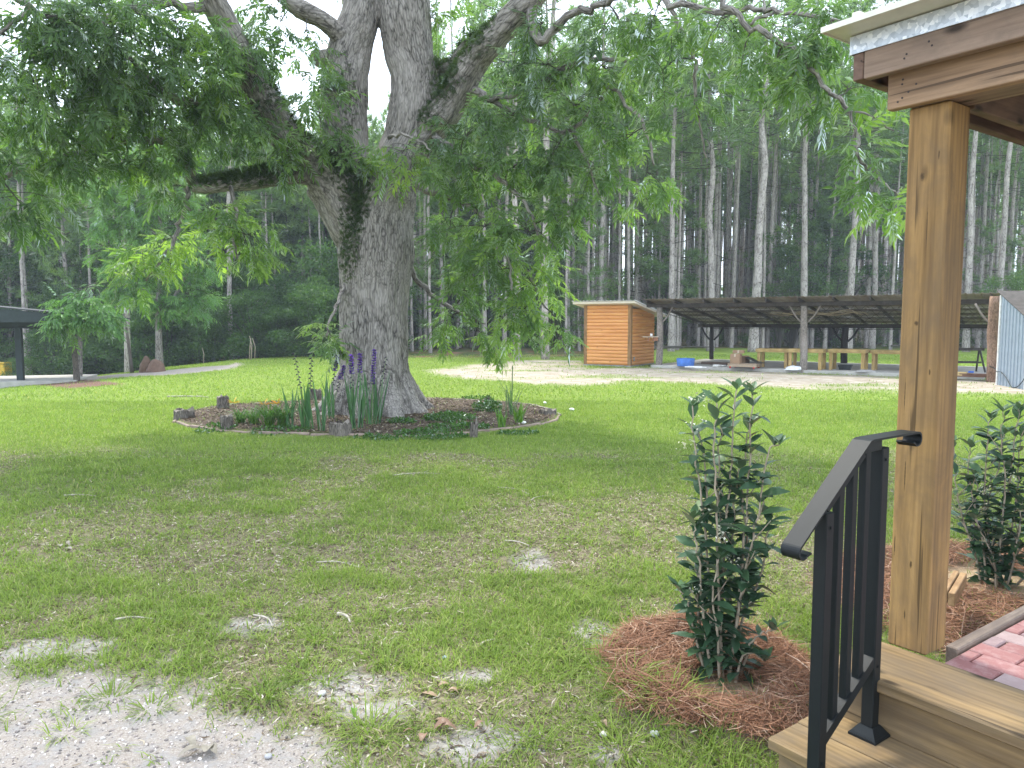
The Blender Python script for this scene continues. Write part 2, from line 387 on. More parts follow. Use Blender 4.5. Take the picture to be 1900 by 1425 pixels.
def masks(x, y):
    x = np.asarray(x, float); y = np.asarray(y, float); m = {}
    w = n2(x, y, 3.1, 4, 3)-.5; w2 = n2(x, y, .7, 3, 5)-.5; w3 = n2(x, y, 9, 2, 9)-.5
    m['gravel'] = sstep(-.10, .14, inpoly(x, y, PG)+w*.42+w3*.2)
    yard = sstep(-.3, .5, inpoly(x, y, PY)+w2*1.5+w*.9)
    m['yard'] = yard*(1-.55*sstep(.52, .7, n2(x*.45, y*1.6, .8, 3, 21)))
    m['road'] = sstep(-.2, .2, inpoly(x, y, PR)+w*.3)
    bed = 1-np.hypot((x-BX)/BRX, (y-BY)/BRY); m['bed'] = sstep(-.01, .03, bed+w*.02)
    st = np.maximum(sstep(-.03, .12, .47-np.hypot((x-.86)*.98, (y-3.22)*.78)+w*.34+w3*.12), sstep(-.1, .15, 1.15-np.hypot((x-2.9), (y-4.05)*1.05)+w*.25))
    st = np.maximum(st, sstep(-.1, .2, inpoly(x, y, PPB)+w*.5)); m['straw'] = st
    # bare soil around the two shrubs
    sh = np.maximum(sstep(.0, .08, .20-np.hypot((x-.88)*.8, y-3.08)+w*.14), sstep(0, .12, .36-np.hypot(x-2.85, y-4.42)+w*.2))
    m['soil'] = sh
    p = np.zeros_like(x)
    for (px, py, rx, ry) in ((985, 1042, 50, 26), (470, 1165, 70, 22), (640, 1270, 120, 34), (870, 1255, 60, 14), (700, 1320, 90, 28), (900, 1385, 120, 36), (1100, 1175, 50, 26), (1120, 1400, 60, 20), (120, 1200, 140, 22)):
        c = gp(px, py); e = gp(px+rx, py); f1 = gp(px, py-ry)
        p = np.maximum(p, sstep(-.15, .5, 1-np.hypot((x-c[0])/(e[0]-c[0]), (y-c[1])/(f1[1]-c[1]))+w*1.3+w3*.6))
    m['patch'] = p
    m['thin'] = sstep(.50, .66, n2(x, y, 1.1, 4, 31)+.10*sstep(7.5, 4.5, y)-.22*sstep(8, 11, y))   # worn, littered lawn
    fl = np.where(x > -6, np.where(x < 5, 33.0, 44.0), 31.0) + w2*4
    fl = np.where(x < -6, 34.5-.3*np.abs(x+6)+w2*2, fl); m['forest'] = sstep(-.5, 1.2, y-fl)
    return m
def bare(m): return np.clip(m['gravel']+m['yard']+m['road']+m['straw']+m['soil']+.95*m['bed'], 0, 1)

NA, NR = 760, 250
rr = np.concatenate([[.25], np.geomspace(.9, 420, NR-1)]); 
# angles denser in front
aa = np.concatenate([np.linspace(-44, 44, 600, endpoint=False), np.linspace(44, 316, 160, endpoint=False)])*pi/180
AX, RX = np.meshgrid(aa, rr); GX = (RX*np.sin(AX)).ravel(); GY = (RX*np.cos(AX)).ravel()
mk = masks(GX, GY)
def microz(x, y, m): 
    z = .035*m['straw']*(1-.9*m['soil'])*(y < 6) + .012*(n2(x, y, 4, 3, 11)-.5) + .05*m['bed']
    ringf = np.exp(-((np.hypot((x-.86)*.98, (y-3.22)*.78)-.36)/.11)**2); z = z+.035*ringf
    return z - .012*m['gravel']
def groundz(x, y, m=None):
    m = m or masks(x, y); z = terrain(x, y)+microz(x, y, m)
    return z
GZ = groundz(GX, GY, mk)
GV = np.stack([GX, GY, GZ], 1)
i = np.arange(NR-1)[:, None]*NA; j = np.arange(NA)[None]; j2 = (j+1) % NA
GQ = np.stack([i+j, i+j2, i+NA+j2, i+NA+j], -1).reshape(-1, 4)[:, ::-1]
GT = np.stack([np.arange(NA), (np.arange(NA)+1) % NA, np.full(NA, len(GV))], 1)
g = G('ground'); v = g.co()
A = g.attr
nA = g.noise(v, 1.3, 5, .6); nB = g.noise(v, 14, 6, .65); nC = g.noise(v, 90, 4, .7); nD = g.noise(v, 260, 2, .6)
soil = g.ramp(nB, [(.3, (.085, .065, .043)), (.52, (.175, .135, .095)), (.75, (.32, .26, .195))])
soil = g.mix(g.ramp(nC, [(.5, 0.0), (.66, .7)]), soil, (.42, .36, .29))
grassc = g.ramp(nB, [(.3, (.135, .185, .033)), (.5, (.2, .27, .05)), (.7, (.265, .345, .07))])
grassc = g.mix(g.ramp(nC, [(.35, .55), (.6, 0.0)]), grassc, (.06, .11, .025))
strc = g.n('TexNoise', Vector=g.co(scale=(1, 2.2, 1)), Scale=2.2, Detail=6.0, Roughness=.65).outputs['Fac']
sand = g.ramp(nC, [(.3, (.25, .215, .185)), (.5, (.38, .335, .29)), (.7, (.52, .47, .425))])
sand = g.mix(g.ramp(nD, [(.42, .55), (.55, 0.0)]), sand, (.27, .215, .18))
gravel = g.mix(g.ramp(nB, [(.45, 0.0), (.65, .75)]), sand, (.31, .295, .285))
ysand = g.ramp(g.math('ADD', g.math('MULTIPLY', strc, .7), g.math('MULTIPLY', nB, .3)), [(.36, (.22, .18, .12)), (.5, (.34, .29, .225)), (.62, (.49, .44, .37))])
straw = g.ramp(nC, [(.3, (.07, .042, .03)), (.6, (.19, .115, .08))])
bedc = g.ramp(nB, [(.3, (.05, .036, .027)), (.55, (.11, .08, .06)), (.75, (.2, .15, .115))])
bedc = g.mix(g.ramp(nC, [(.55, 0.0), (.7, .8)]), bedc, (.42, .36, .3))
forest = g.ramp(g.noise(v, .8, 5, .6), [(.35, (.055, .08, .025)), (.5, (.10, .12, .04)), (.58, (.17, .095, .06)), (.75, (.22, .12, .08))])
tan = g.ramp(nB, [(.3, (.34, .245, .15)), (.7, (.5, .38, .25))])
col = g.mix(A('grassy'), soil, grassc)
pat = g.ramp(nB, [(.35, (.25, .225, .2)), (.65, (.44, .41, .37))]); col = g.mix(A('patch'), col, pat)
col = g.mix(A('forest'), col, forest)
col = g.mix(A('yard'), col, ysand); col = g.mix(A('road'), col, sand); col = g.mix(A('gravel'), col, gravel)
col = g.mix(A('bed'), col, bedc); col = g.mix(A('straw'), col, straw); col = g.mix(A('soilm'), col, tan)
hh = g.math('ADD', g.math('MULTIPLY', nC, .6), g.math('MULTIPLY', nD, .4))
mg = g.pbr(col, .95, g.bump(hh, .012, .9), 0, .1)
grassy = np.clip(sstep(4, 13, GY)*(1-.6*mk['thin']*sstep(16, 9, GY))+.15, 0, 1)*(1-.0*GY)
gat = dict(grassy=grassy, patch=mk['patch'], forest=mk['forest'], yard=mk['yard'], road=mk['road'], gravel=mk['gravel'], bed=mk['bed'], straw=mk['straw'], soilm=mk['soil'])
# the one sheet is cut along the edges of its surfaces, so that each surface is an object
qc = lambda k: gat[k][GQ].mean(1) > .5
cls = np.zeros(len(GQ), int)
for ci, k in ((1, 'gravel'), (2, 'yard'), (3, 'road'), (4, 'bed'), (5, 'straw'), (6, 'forest')):
    cls[qc(k)] = ci
cls[(GY[GQ[:, 0]] < 0)] = 0; cls[qc('forest')] = 6
V1 = np.vstack([GV, [[0, 0, 0]]]); at1 = {k: np.append(a, 0) for k, a in gat.items()}
for ci, nm in enumerate(('lawn_ground', 'gravel_drive', 'sand_yard', 'dirt_road', 'flower_bed_soil', 'straw_covered_soil', 'forest_floor')):
    qs = GQ[cls == ci]; fs = [qs] + ([GT] if ci == 0 else [])
    used = np.unique(np.concatenate([f.ravel() for f in fs])); remap = np.zeros(len(V1), int); remap[used] = np.arange(len(used))
    o = link(nm, mesh(nm, V1[used], [remap[f] for f in fs], mg, True, {k: a[used] for k, a in at1.items()})); o['kind'] = 'structure'

# ================================================================== GRASS
def template_blade(n=2, w=.5, bend=.35):
    # unit height, half width w
    if n == 1: return np.array([[-w, 0, 0], [w, 0, 0], [0, bend*.6, 1.]]), None, [[0, 1, 2]]
    V = [[-w, 0, 0], [w, 0, 0], [w*.8, bend*.22, .55], [-w*.8, bend*.22, .55], [0, bend, 1.]]
    return np.array(V), [[0, 1, 2, 3]], [[3, 2, 4]]
def field(n, y0, y1, wmin=.75, xa=None):
    # points spread over the wedge the picture can see (a little wider), density even per area
    u = rs.rand(n); y = np.sqrt(y0*y0+(y1*y1-y0*y0)*u); x = (rs.rand(n)*2-1)*(y*.74+.8); return x, y
gv = MB()
def blades(n, y0, y1, h, w, seg, tilt=.55, dens=None, rndb=0.0):
    x, y = field(n, y0, y1); m = masks(x, y)
    dn = 1-bare(m); dn = dn*(1-.88*m['patch'])*(1-m['forest']*.75)*(1-.28*m['thin'])
    tuft = sstep(.36, .62, n2(x, y, 7, 3, 41)); dn = dn*(.38+.62*tuft) if y1 < 12 else dn
    dn = np.maximum(dn, .035*m['gravel']*(n2(x, y, 5, 2, 51) > .60)); dn = np.maximum(dn, .10*m['yard']*(n2(x, y, 1.5, 3, 52) > .56)); dn = np.maximum(dn, .05*m['straw'])
    inb = np.hypot((x-BX)/(BRX+.02), (y-BY)/(BRY+.02)) < 1; dn[inb] *= .4
    k = rs.rand(n) < dn
    # keep clear of steps and porch
    lx = (x-O2[0])*VX[0]+(y-O2[1])*VX[1]; ly = (x-O2[0])*UX[0]+(y-O2[1])*UX[1]
    k &= ~((lx > -.60) & (ly < .22)); x, y = x[k], y[k]
    m = {a: b[k] for a, b in m.items()}
    z = groundz(x, y, m); n = len(x)
    hh = h*(.45+.9*rs.rand(n))*(.7+.7*n2(x, y, 2.3, 3, 61)); hh *= 1-.4*m['thin']
    az = rs.rand(n)*2*pi; ti = tilt*(.2+rs.rand(n)*1.1)
    T, q, t = template_blade(seg, .5, .45); Ms = rotz(az)@rotx(-ti)
    S = np.stack([np.full(n, w)*(.7+.6*rs.rand(n)), hh, hh], -1)
    V = np.einsum('nij,nkj->nki', Ms, T[None]*S[:, None, :])+np.stack([x, y, z-.004], 1)[:, None]
    dry = rs.rand(n) < .05+.10*m['thin']
    rn = np.clip(-.12+.55*n2(x, y, .9, 4, 71)+.55*n2(x, y, 4.5, 2, 73)+rs.randn(n)*.17, 0, .9); rn = np.where(dry, .93+.07*rs.rand(n), rn)
    gv.add(V.reshape(-1, 3), instf(q, n, len(T)) if q else None, instf(t, n, len(T)), rnd=np.repeat(rn, len(T)))
O2 = np.array([1.427, 2.553]); AU = R(-36); UX = np.array([sin(AU), cos(AU)]); VX = np.array([cos(AU), -sin(AU)])
QG = 1.0
blades(260000, 1.9, 4.6, .056, .0044, 2, .9)
blades(330000, 4.6, 8.5, .055, .0062, 2, .85)
blades(280000, 8.5, 15, .05, .010, 1, .75)
blades(220000, 15, 36, .055, .024, 1, .65)
o = gv.build('grass', M['grass']); tag(o, 'short patchy green lawn grass growing over the whole yard', 'grass', kind='stuff')
# longer tufts near the camera
gv = MB()
def tufts(cx, cy, rad, nb, h, mat=None):
    n = nb; a = rs.rand(n)*2*pi; r_ = rad*np.sqrt(rs.rand(n)); x = cx+r_*np.cos(a); y = cy+r_*np.sin(a)
    T, q, t = template_blade(2, .5, .7); ti = .35+rs.rand(n)*.9; Ms = rotz(a-pi/2+rs.randn(n)*.5)@rotx(-ti)
    hh = h*(.5+rs.rand(n)*.8); S = np.stack([np.full(n, .0048)*(.7+.6*rs.rand(n)), hh, hh], -1)
    V = np.einsum('nij,nkj->nki', Ms, T[None]*S[:, None, :])+np.stack([x, y, groundz(x, y)-.003], 1)[:, None]
    gv.add(V.reshape(-1, 3), instf(q, n, 5), instf(t, n, 5), rnd=np.repeat(np.clip(.35+rs.randn()*.12+rs.randn(n)*.12, 0, .9), 5))
for k in range(520):
    x, y = field(1, 2.0, 6.5); x, y = x[0], y[0]; m = masks(np.array([x]), np.array([y]))
    if m['gravel'][0] > .5 and rs.rand() > .06: continue
    if m['straw'][0] > .45 and rs.rand() > .04: continue
    if m['soil'][0] > .3: continue
    lx = (x-O2[0])*VX[0]+(y-O2[1])*VX[1]; ly = (x-O2[0])*UX[0]+(y-O2[1])*UX[1]
    if lx > -.62 and ly < .25: continue
    if y > 4 and rs.rand() < .45: continue
    tufts(x, y, .02+.05*rs.rand(), rs.randint(14, 44), .07+.06*rs.rand())
for (px, py, n, h) in ((205, 1290, 60, .11), (1240, 1330, 90, .15), (1160, 1300, 120, .16), (1110, 1250, 90, .14), (1340, 1400, 60, .14), (1080, 1180, 60, .13), (690, 1360, 80, .14), (710, 1225, 70, .14), (560, 1250, 90, .12), (600, 1260, 70, .12), (1050, 1120, 100, .13), (1150, 1395, 80, .14), (1275, 1300, 50, .13), (500, 1290, 90, .12), (280, 1310, 60, .08), (120, 1355, 40, .06), (140, 1310, 30, .06)):
    c = gp(px, py); tufts(c[0], c[1], .07, n, h)
o = gv.build('grass_tufts', M['grass']); tag(o, 'longer loose tufts of green grass along the bottom of the lawn', 'grass', kind='stuff')

# ================================================================== LITTER, GRAVEL STONES, STRAW
def scatter_strips(n, x, y, z, ln, wd, curl, tilt=.12, rows=3):
    # thin curved strips lying down: rows+1 pairs
    k = rows+1; s = np.linspace(-.5, .5, k)
    az = rs.rand(n)*2*pi; c = (rs.rand(n)-.5)*2*curl
    L_ = ln*(.5+rs.rand(n)); W = wd*(.6+.8*rs.rand(n))
    px = L_[:, None]*s[None]; py = c[:, None]*L_[:, None]*(s[None]**2*4-.3); ti = rs.randn(n)*tilt
    pz = np.tan(np.clip(ti, -.6, .6))[:, None]*px+np.abs(ti)[:, None]*L_[:, None]*.5
    P = np.stack([px, py, pz], -1); off = np.stack([np.zeros(n), W/2, W*.25*rs.randn(n)], -1)[:, None]
    taper = np.ones(k); taper[0] = taper[-1] = .35
    V = np.concatenate([P-off*taper[None, :, None], P+off*taper[None, :, None]], 1)
    V = np.einsum('nij,nkj->nki', rotz(az), V)+np.stack([x, y, z], -1)[:, None]
    q = [[i, i+1, k+i+1, k+i] for i in range(rows)]
    return V.reshape(-1, 3), instf(q, n, 2*k), 2*k
lt = MB(); n = 110000; x, y = field(n, 1.9, 9); m = masks(x, y)
k = rs.rand(n) < (.34+.75*m['thin']+.5*m['patch'])*(1-m['gravel']*.9)*(1-m['straw'])*(1-m['bed']); x, y = x[k], y[k]; n = len(x)
V, q, kk = scatter_strips(n, x, y, groundz(x, y)+.004, .030, .0055, .3, .2, 2)
lt.add(V, q, rnd=np.repeat(rs.rand(n), kk))
n = 16000; a = rs.rand(n)*2*pi; r_ = np.sqrt(rs.rand(n)); x = BX+BRX*.97*r_*np.cos(a); y = BY+BRY*.97*r_*np.sin(a)
V, q, kk = scatter_strips(n, x, y, groundz(x, y)+.005, .04, .012, .25, .2, 2); lt.add(V, q, rnd=np.repeat(rs.rand(n)**3, kk))
o = lt.build('leaf_litter', M['litter']); tag(o, 'dry brown and straw coloured litter between the grass blades', 'leaf litter', kind='stuff')
# little stones of the gravel drive
ico = np.array([[0, 0, 1], [.89, 0, .45], [.28, .85, .45], [-.72, .53, .45], [-.72, -.53, .45], [.28, -.85, .45], [.72, .53, -.45], [-.28, .85, -.45], [-.89, 0, -.45], [-.28, -.85, -.45], [.72, -.53, -.45], [0, 0, -1]])
icf = [[0, 1, 2], [0, 2, 3], [0, 3, 4], [0, 4, 5], [0, 5, 1], [1, 6, 2], [2, 7, 3], [3, 8, 4], [4, 9, 5], [5, 10, 1], [2, 6, 7], [3, 7, 8], [4, 8, 9], [5, 9, 10], [1, 10, 6], [11, 7, 6], [11, 8, 7], [11, 9, 8], [11, 10, 9], [11, 6, 10]]
n = 26000; x, y = field(n, 1.8, 3.9); m = masks(x, y); k = rs.rand(n) < m['gravel']*.9+.5*m['patch']*(y < 3.4); x, y = x[k], y[k]; n = len(x)
S = .0035+.006*rs.rand(n)**3; Ms = (rotz(rs.rand(n)*6.3)@rotx(rs.rand(n)*6.3))*(S[:, None]*np.stack([np.ones(n), .6+.4*rs.rand(n), .5+.3*rs.rand(n)], -1))[:, None, :]
gr = MB(); gr.add(inst(ico, np.stack([x, y, groundz(x, y)+.001], 1), Ms), None, instf(icf, n, 12), rnd=np.repeat(rs.rand(n), 12))
gg = G('gravel stones'); mgr = gg.pbr(gg.ramp(gg.attr('rnd'), [(0, (.15, .135, .125)), (.4, (.34, .29, .26)), (.8, (.52, .46, .41)), (1, (.7, .66, .62))]), .85, None, 0, .2)
tag(gr.build('gravel', mgr), 'pale pinkish gravel stones at the lower left corner', 'gravel', kind='stuff')
# pine straw mulch
def straw(name, n, cx, cy, rx, ry, label, inner=None):
    a = rs.rand(n)*2*pi; r_ = np.sqrt(rs.rand(n))*1.15; x = cx+rx*r_*np.cos(a); y = cy+ry*r_*np.sin(a); m = masks(x, y)
    k = (m['straw'] > .35+.3*rs.rand(n)) & (rs.rand(n) > m['soil']*.96)
    lx = (x-O2[0])*VX[0]+(y-O2[1])*VX[1]; ly = (x-O2[0])*UX[0]+(y-O2[1])*UX[1]; k &= ~((lx > -.60) & (ly < .05) & (x < 2.0+0*x)) & ~((ly < .03) & (lx > -.6))
    x, y = x[k], y[k]; n = len(x)
    V, q, kk = scatter_strips(n, x, y, groundz(x, y)+.004+.022*rs.rand(n), .13, .0024, .35, .16, 4)
    mb = MB(); mb.add(V, q, rnd=np.repeat(np.clip(.45+.25*rs.randn(n), 0, 1), kk))
    return tag(mb.build(name, M['straw']), label, 'pine straw', kind='stuff')
straw('pine_straw', 25000, .86, 3.22, .58, .70, 'ring of reddish brown pine straw mulch round the shrub left of the railing')
straw('pine_straw', 26000, 2.9, 4.05, 1.15, 1.1, 'reddish pine straw mulch round the shrub behind the porch post')

# ================================================================== PORCH, STEPS, RAILING   (local x = into the porch, y = along its front to the left)
PO = (1.427, 2.553, 0); PRZ = math.atan2(VX[1], VX[0])
porch = thing('porch', 'wooden porch corner with thick brown post, layered beams and metal edged roof', 'porch', PO, PRZ)
b = MB(); b.box((0, 0, .40), (.14, .136, 2.27), bev=.006); post = b.build('post', M['porchpost'], porch)
b = MB(); b.box((-.04, -3.2, 2.27), (-.002, .192, 2.405), bev=.003); b.build('front_beam', M['beamw'], porch)
b = MB(); b.box((.0, -3.2, 2.272), (.14, .136, 2.40), bev=.003); b.build('inner_beam', M['fasciaw'], porch)
b = MB(); b.box((-.10, -3.2, 2.377), (-.064, .246, 2.472), bev=.003); b.build('fascia_board', M['fasciaw'], porch)
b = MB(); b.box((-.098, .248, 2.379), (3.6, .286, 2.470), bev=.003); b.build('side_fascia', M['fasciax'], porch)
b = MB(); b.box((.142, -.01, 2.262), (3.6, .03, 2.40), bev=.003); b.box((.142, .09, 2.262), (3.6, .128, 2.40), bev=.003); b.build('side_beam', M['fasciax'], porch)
b = MB()
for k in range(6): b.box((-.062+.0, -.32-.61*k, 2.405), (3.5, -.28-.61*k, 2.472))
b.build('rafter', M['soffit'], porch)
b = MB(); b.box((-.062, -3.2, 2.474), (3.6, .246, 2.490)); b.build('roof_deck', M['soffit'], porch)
g = G('galvanised flashing'); v = g.co(scale=(1, 1, 1)); sp = g.vor(v, 70, 'F1', 'Color'); 
x_ = g.n('SeparateColor'); g.l(sp, x_.inputs[0]); mgal = g.pbr(g.ramp(x_.outputs[0], [(0, (.42, .47, .52)), (.5, (.6, .65, .7)), (1, (.85, .88, .9))]), g.ramp(g.noise(v, 40), [(.3, .28), (.7, .5)]), g.bump(g.noise(v, 50, 3), .001, .3), .3, .5)
b = MB(); b.box((-.106, -3.2, 2.468), (-.102, .292, 2.528)); b.box((-.106, .292, 2.468), (3.6, .296, 2.528)); b.build('drip_edge', mgal, porch)
mroof = m_simple('cream roof metal', (.62, .6, .5), .45, .2, .08, 20)
b = MB(); b.box((-.22, -3.2, 2.532), (3.6, .33, 2.545)); b.box((-.224, -3.2, 2.528), (-.22, .334, 2.547)); b.box((-.22, .33, 2.528), (3.6, .334, 2.547))
for k in range(16): b.box((-.218, .2-.23*k, 2.5452), (3.6, .225-.23*k, 2.562))
b.build('roof', mroof, porch)
# nail heads / nail holes in the beams
mnl = m_simple('dark nail', (.03, .02, .018), .6)
for (y, z, x) in ((.14, 2.36, -.0402), (.142, 2.345, -.0402), (.14, 2.30, -.0402), (.095, 2.335, -.0402), (.155, 2.29, -.0402), (.12, 2.315, -.0402)): b = MB(); b.tube([(x-.0012, y, z), (x+.001, y, z)], .0035, 8); b.build('nail_head', mnl, porch)
for (y, z) in ((.1, 2.42), (.107, 2.408), (.02, 2.425), (.03, 2.44)): b = MB(); b.tube([(-.1012, y, z), (-.099, y, z)], .0035, 8); b.build('nail_head', mnl, porch)
# porch side board and bricks
b = MB(); b.box((.141, -.042, .0), (4.2, .0, .405), bev=.004); b.build('edging_board', M['edgew'], porch)
b = MB(); b.box((.0, -3.2, .0), (4.2, -.044, .382)); b.build('floor_base', m_simple('jointing sand', (.5, .4, .28), .95), porch)
g = G('porch brick'); mbr = g.pbr(g.mix(g.ramp(g.noise(g.co(), 25, 5, .7), [(.45, 0.), (.75, .4)]), g.ramp(g.attr('rnd'), [(0, (.27, .12, .115)), (.6, (.38, .19, .18)), (.8, (.30, .24, .245)), (1, (.46, .32, .3))]), (.58, .46, .44)), .9, g.bump(g.noise(g.co(), 150, 4), .002, .6), 0, .2)
b = MB()
for r_ in range(24):
    off = (.05 if r_ % 2 else .15)+.01*rs.randn()*.3; y = -.05; x0 = .004+r_*.098; first = True
    while y > -3.1:
        L_ = off if first else .196
        b.box((x0, y-L_+.004, .36), (x0+.092, y-.002, .394+.0015*rs.randn()), bev=.004, rnd=rs.rand()); y -= L_; first = False
b.build('brick_floor', mbr, porch)

steps = thing('wooden_steps', 'two weathered wooden steps of thick boards below the porch post', 'steps', PO, PRZ)
b = MB(); b.box((-.315, -3.2, .362), (-.002, .187, .402), bev=.006); b.build('upper_tread', M['tread'], steps)
b = MB(); b.box((-.266, -3.2, .0), (-.228, .165, .360), bev=.003); b.box((-.226, .127, .0), (-.01, .165, .360), bev=.003); b.build('upper_riser', M['tread'], steps)
b = MB(); b.box((-.424, -3.2, .172), (-.270, .212, .212), bev=.005); b.box((-.590, -3.2, .170), (-.4285, .210, .211), bev=.006); b.build('lower_tread', M['tread'], steps)
b = MB(); b.box((-.560, -3.2, -.02), (-.522, .188, .169), bev=.003); b.box((-.52, .15, -.02), (-.287, .188, .169), bev=.003); b.build('lower_riser', M['tread'], steps)

rail = thing('handrail', 'black metal handrail with curled ends and slim balusters on the steps', 'handrail', PO, PRZ)
mk_ = M['metalblk']; ry = .021
b = MB(); b.box((-.336, ry-.020, .23), (-.296, ry+.020, 1.158), bev=.003); up = b.build('post', mk_, rail)
b = MB(); b.box((-.634, ry-.020, .0), (-.594, ry+.020, .995), bev=.003); lo = b.build('post', mk_, rail)
# base plate: stepped pyramid
b = MB(); x0, y0 = -.316, ry
def frust(b, x0, y0, z0, z1, a0, a1):
    V = [[x0+sx*a, y0+sy*a, z] for z, a in ((z0, a0), (z1, a1)) for sx, sy in ((-1, -1), (1, -1), (1, 1), (-1, 1))]
    b.add(V, [[0, 1, 5, 4], [1, 2, 6, 5], [2, 3, 7, 6], [3, 0, 4, 7], [4, 5, 6, 7], [3, 2, 1, 0]])
frust(b, x0, y0, .212, .220, .046, .046); frust(b, x0, y0, .2205, .226, .044, .041); frust(b, x0, y0, .2262, .250, .040, .023)
b.build('base_cover', mk_, rail)
# balusters
def railz(x): return .922+(x+.775)*.76
def botz(x): return .290+(x+.609)*.65
for x in (-.542, -.472, -.402):
    b = MB(); b.box((x-.014, ry-.012, botz(x)), (x+.014, ry+.012, min(railz(x), 1.19)-.02), bev=.002); b.build('baluster', mk_, rail)
def slab_path(P, w, t):
    """flat bar following P (x,z) with width w across y"""
    P = np.array(P, float); T = np.gradient(P, axis=0); T /= np.linalg.norm(T, axis=1)[:, None]; N = np.stack([-T[:, 1], T[:, 0]], 1); V = []
    for p, n_ in zip(P, N):
        for yy, s in ((-w/2, 0), (w/2, 0), (w/2, 1), (-w/2, 1)): q_ = p-n_*t*s; V.append([q_[0], ry+yy, q_[1]])
    q = []
    for i in range(len(P)-1):
        a = i*4; q += [[a, a+1, a+5, a+4], [a+1, a+2, a+6, a+5], [a+2, a+3, a+7, a+6], [a+3, a, a+4, a+7]]
    q += [[0, 3, 2, 1], [len(V)-4, len(V)-3, len(V)-2, len(V)-1]]
    return V, q
def arc(cx, cz, r_, a0, a1, n=10): return [(cx+r_*cos(a), cz+r_*sin(a)) for a in np.linspace(a0, a1, n)]
x1, z1 = -.425, 1.190; x0_, z0_ = -.772, .924
dx, dz = x1-x0_, z1-z0_; LL = math.hypot(dx, dz); tx, tz = dx/LL, dz/LL; nx, nz_ = -tz, tx; ang = math.atan2(tz, tx)
rc = .024; c0 = (x0_-nx*rc, z0_-nz_*rc)
low = arc(c0[0], c0[1], rc, ang+pi/2+pi*1.05, ang+pi/2, 14)
low = [(low[0][0]+.02, low[0][1]+.004)]+low
x2 = -.135; c1_ = (x2, z1+.004-rc)
hi = arc(c1_[0], c1_[1], rc, pi/2, -pi/2, 12)+[(x2-.012, c1_[1]-rc+.0), (x2-.028, c1_[1]-rc+.012)]
bend = [(x1-.012*tx*1.5, z1-.012*tz*1.5), (x1, z1-.001), (x1+.018, z1+.0035)]
P = low+[(x0_+.5*dx, z0_+.5*dz)]+bend+hi
b = MB(); V_, q_ = slab_path(P, .060, .0065); b.add(V_, q_); b.build('handrail_bar', mk_, rail)
# under-rail channel and bottom rail
b = MB()
def bar(b, p, q, w, h):
    p = np.array(p, float); q = np.array(q, float); d = q-p; L_ = np.linalg.norm(d); d /= L_; n_ = np.array([-d[2], 0, d[0]])
    V = [[*(pt+n_*s*h/2+np.array([0, sy*w/2, 0]))] for pt in (p, q) for s, sy in ((-1, -1), (1, -1), (1, 1), (-1, 1))]
    b.add(V, [[0, 3, 2, 1], [4, 5, 6, 7], [0, 1, 5, 4], [1, 2, 6, 5], [2, 3, 7, 6], [3, 0, 4, 7]])
bar(b, (-.63, ry, railz(-.63)-.023), (-.44, ry, railz(-.44)-.023), .036, .03); bar(b, (-.435, ry, 1.166), (-.338, ry, 1.168), .034, .03); b.build('top_channel', mk_, rail)
b = MB(); bar(b, (-.615, ry, botz(-.615)), (-.33, ry, botz(-.33)), .036, .030); b.build('bottom_rail', mk_, rail)
b = MB()
for (x, z) in ((-.316, .45), (-.614, .23), (-.316, 1.12), (-.612, .95)):
    b = MB(); b.tube([(x, ry-.0235, z), (x, ry-.0195, z)], .0045, 10); b.build('screw_head', mk_, rail)

# offcuts of timber behind the post
b = MB(); b.box((.0, -.02, 0), (.40, .02, .045), bev=.003)
c = gp(1768, 1172); th = thing('wood_offcut', 'short brown timber offcut leaning on the porch edging board behind the post', 'wood offcut', (c[0]-.02, c[1]-.02, .22), R(52))
b = MB(); b.box((-.16, -.03, -.03), (.22, .0, .035), bev=.003); b.box((-.16, .003, -.02), (.20, .028, .045), bev=.003); b.build('board', M['tread'] if False else m_wood('offcut wood', (.3, .17, .08), (.5, .33, .17), 0), th)

# ================================================================== OPEN SHED (pole barn)  local x = along the front to the right, y = to the back
BO = np.array([4.98, 25.9, 0]); BD = np.array([.826, -.563]); BRZ = math.atan2(BD[1], BD[0])
def bl(x, y): return BO[:2]+BD*x+np.array([-BD[1], BD[0]])*y
barn = thing('pole_barn', 'long open sided shed on log posts with low dark corrugated metal roof', 'shed', tuple(BO), BRZ)
mdark = m_wood('old dark rafter wood', (.035, .028, .024), (.085, .07, .06), 1, 1.0, knots=False)
mconc = m_simple('concrete', (.42, .40, .36), .9, var=.2, sc=3, bump=.5)
g = G('old corrugated roof'); v = g.co(); rn_ = g.noise(v, 1.2, 5, .6); mrf = g.pbr(g.ramp(rn_, [(.35, (.2, .165, .135)), (.55, (.3, .265, .225)), (.75, (.42, .39, .36))]), .8, None, .0, .2)
FZ, BZ = 2.30, 1.50; LX0, LX1, NY0, NY1 = -.45, 9.9, -.45, 5.3
def rz_(y): return FZ+(BZ-FZ)*(y-NY0)/(NY1-NY0)
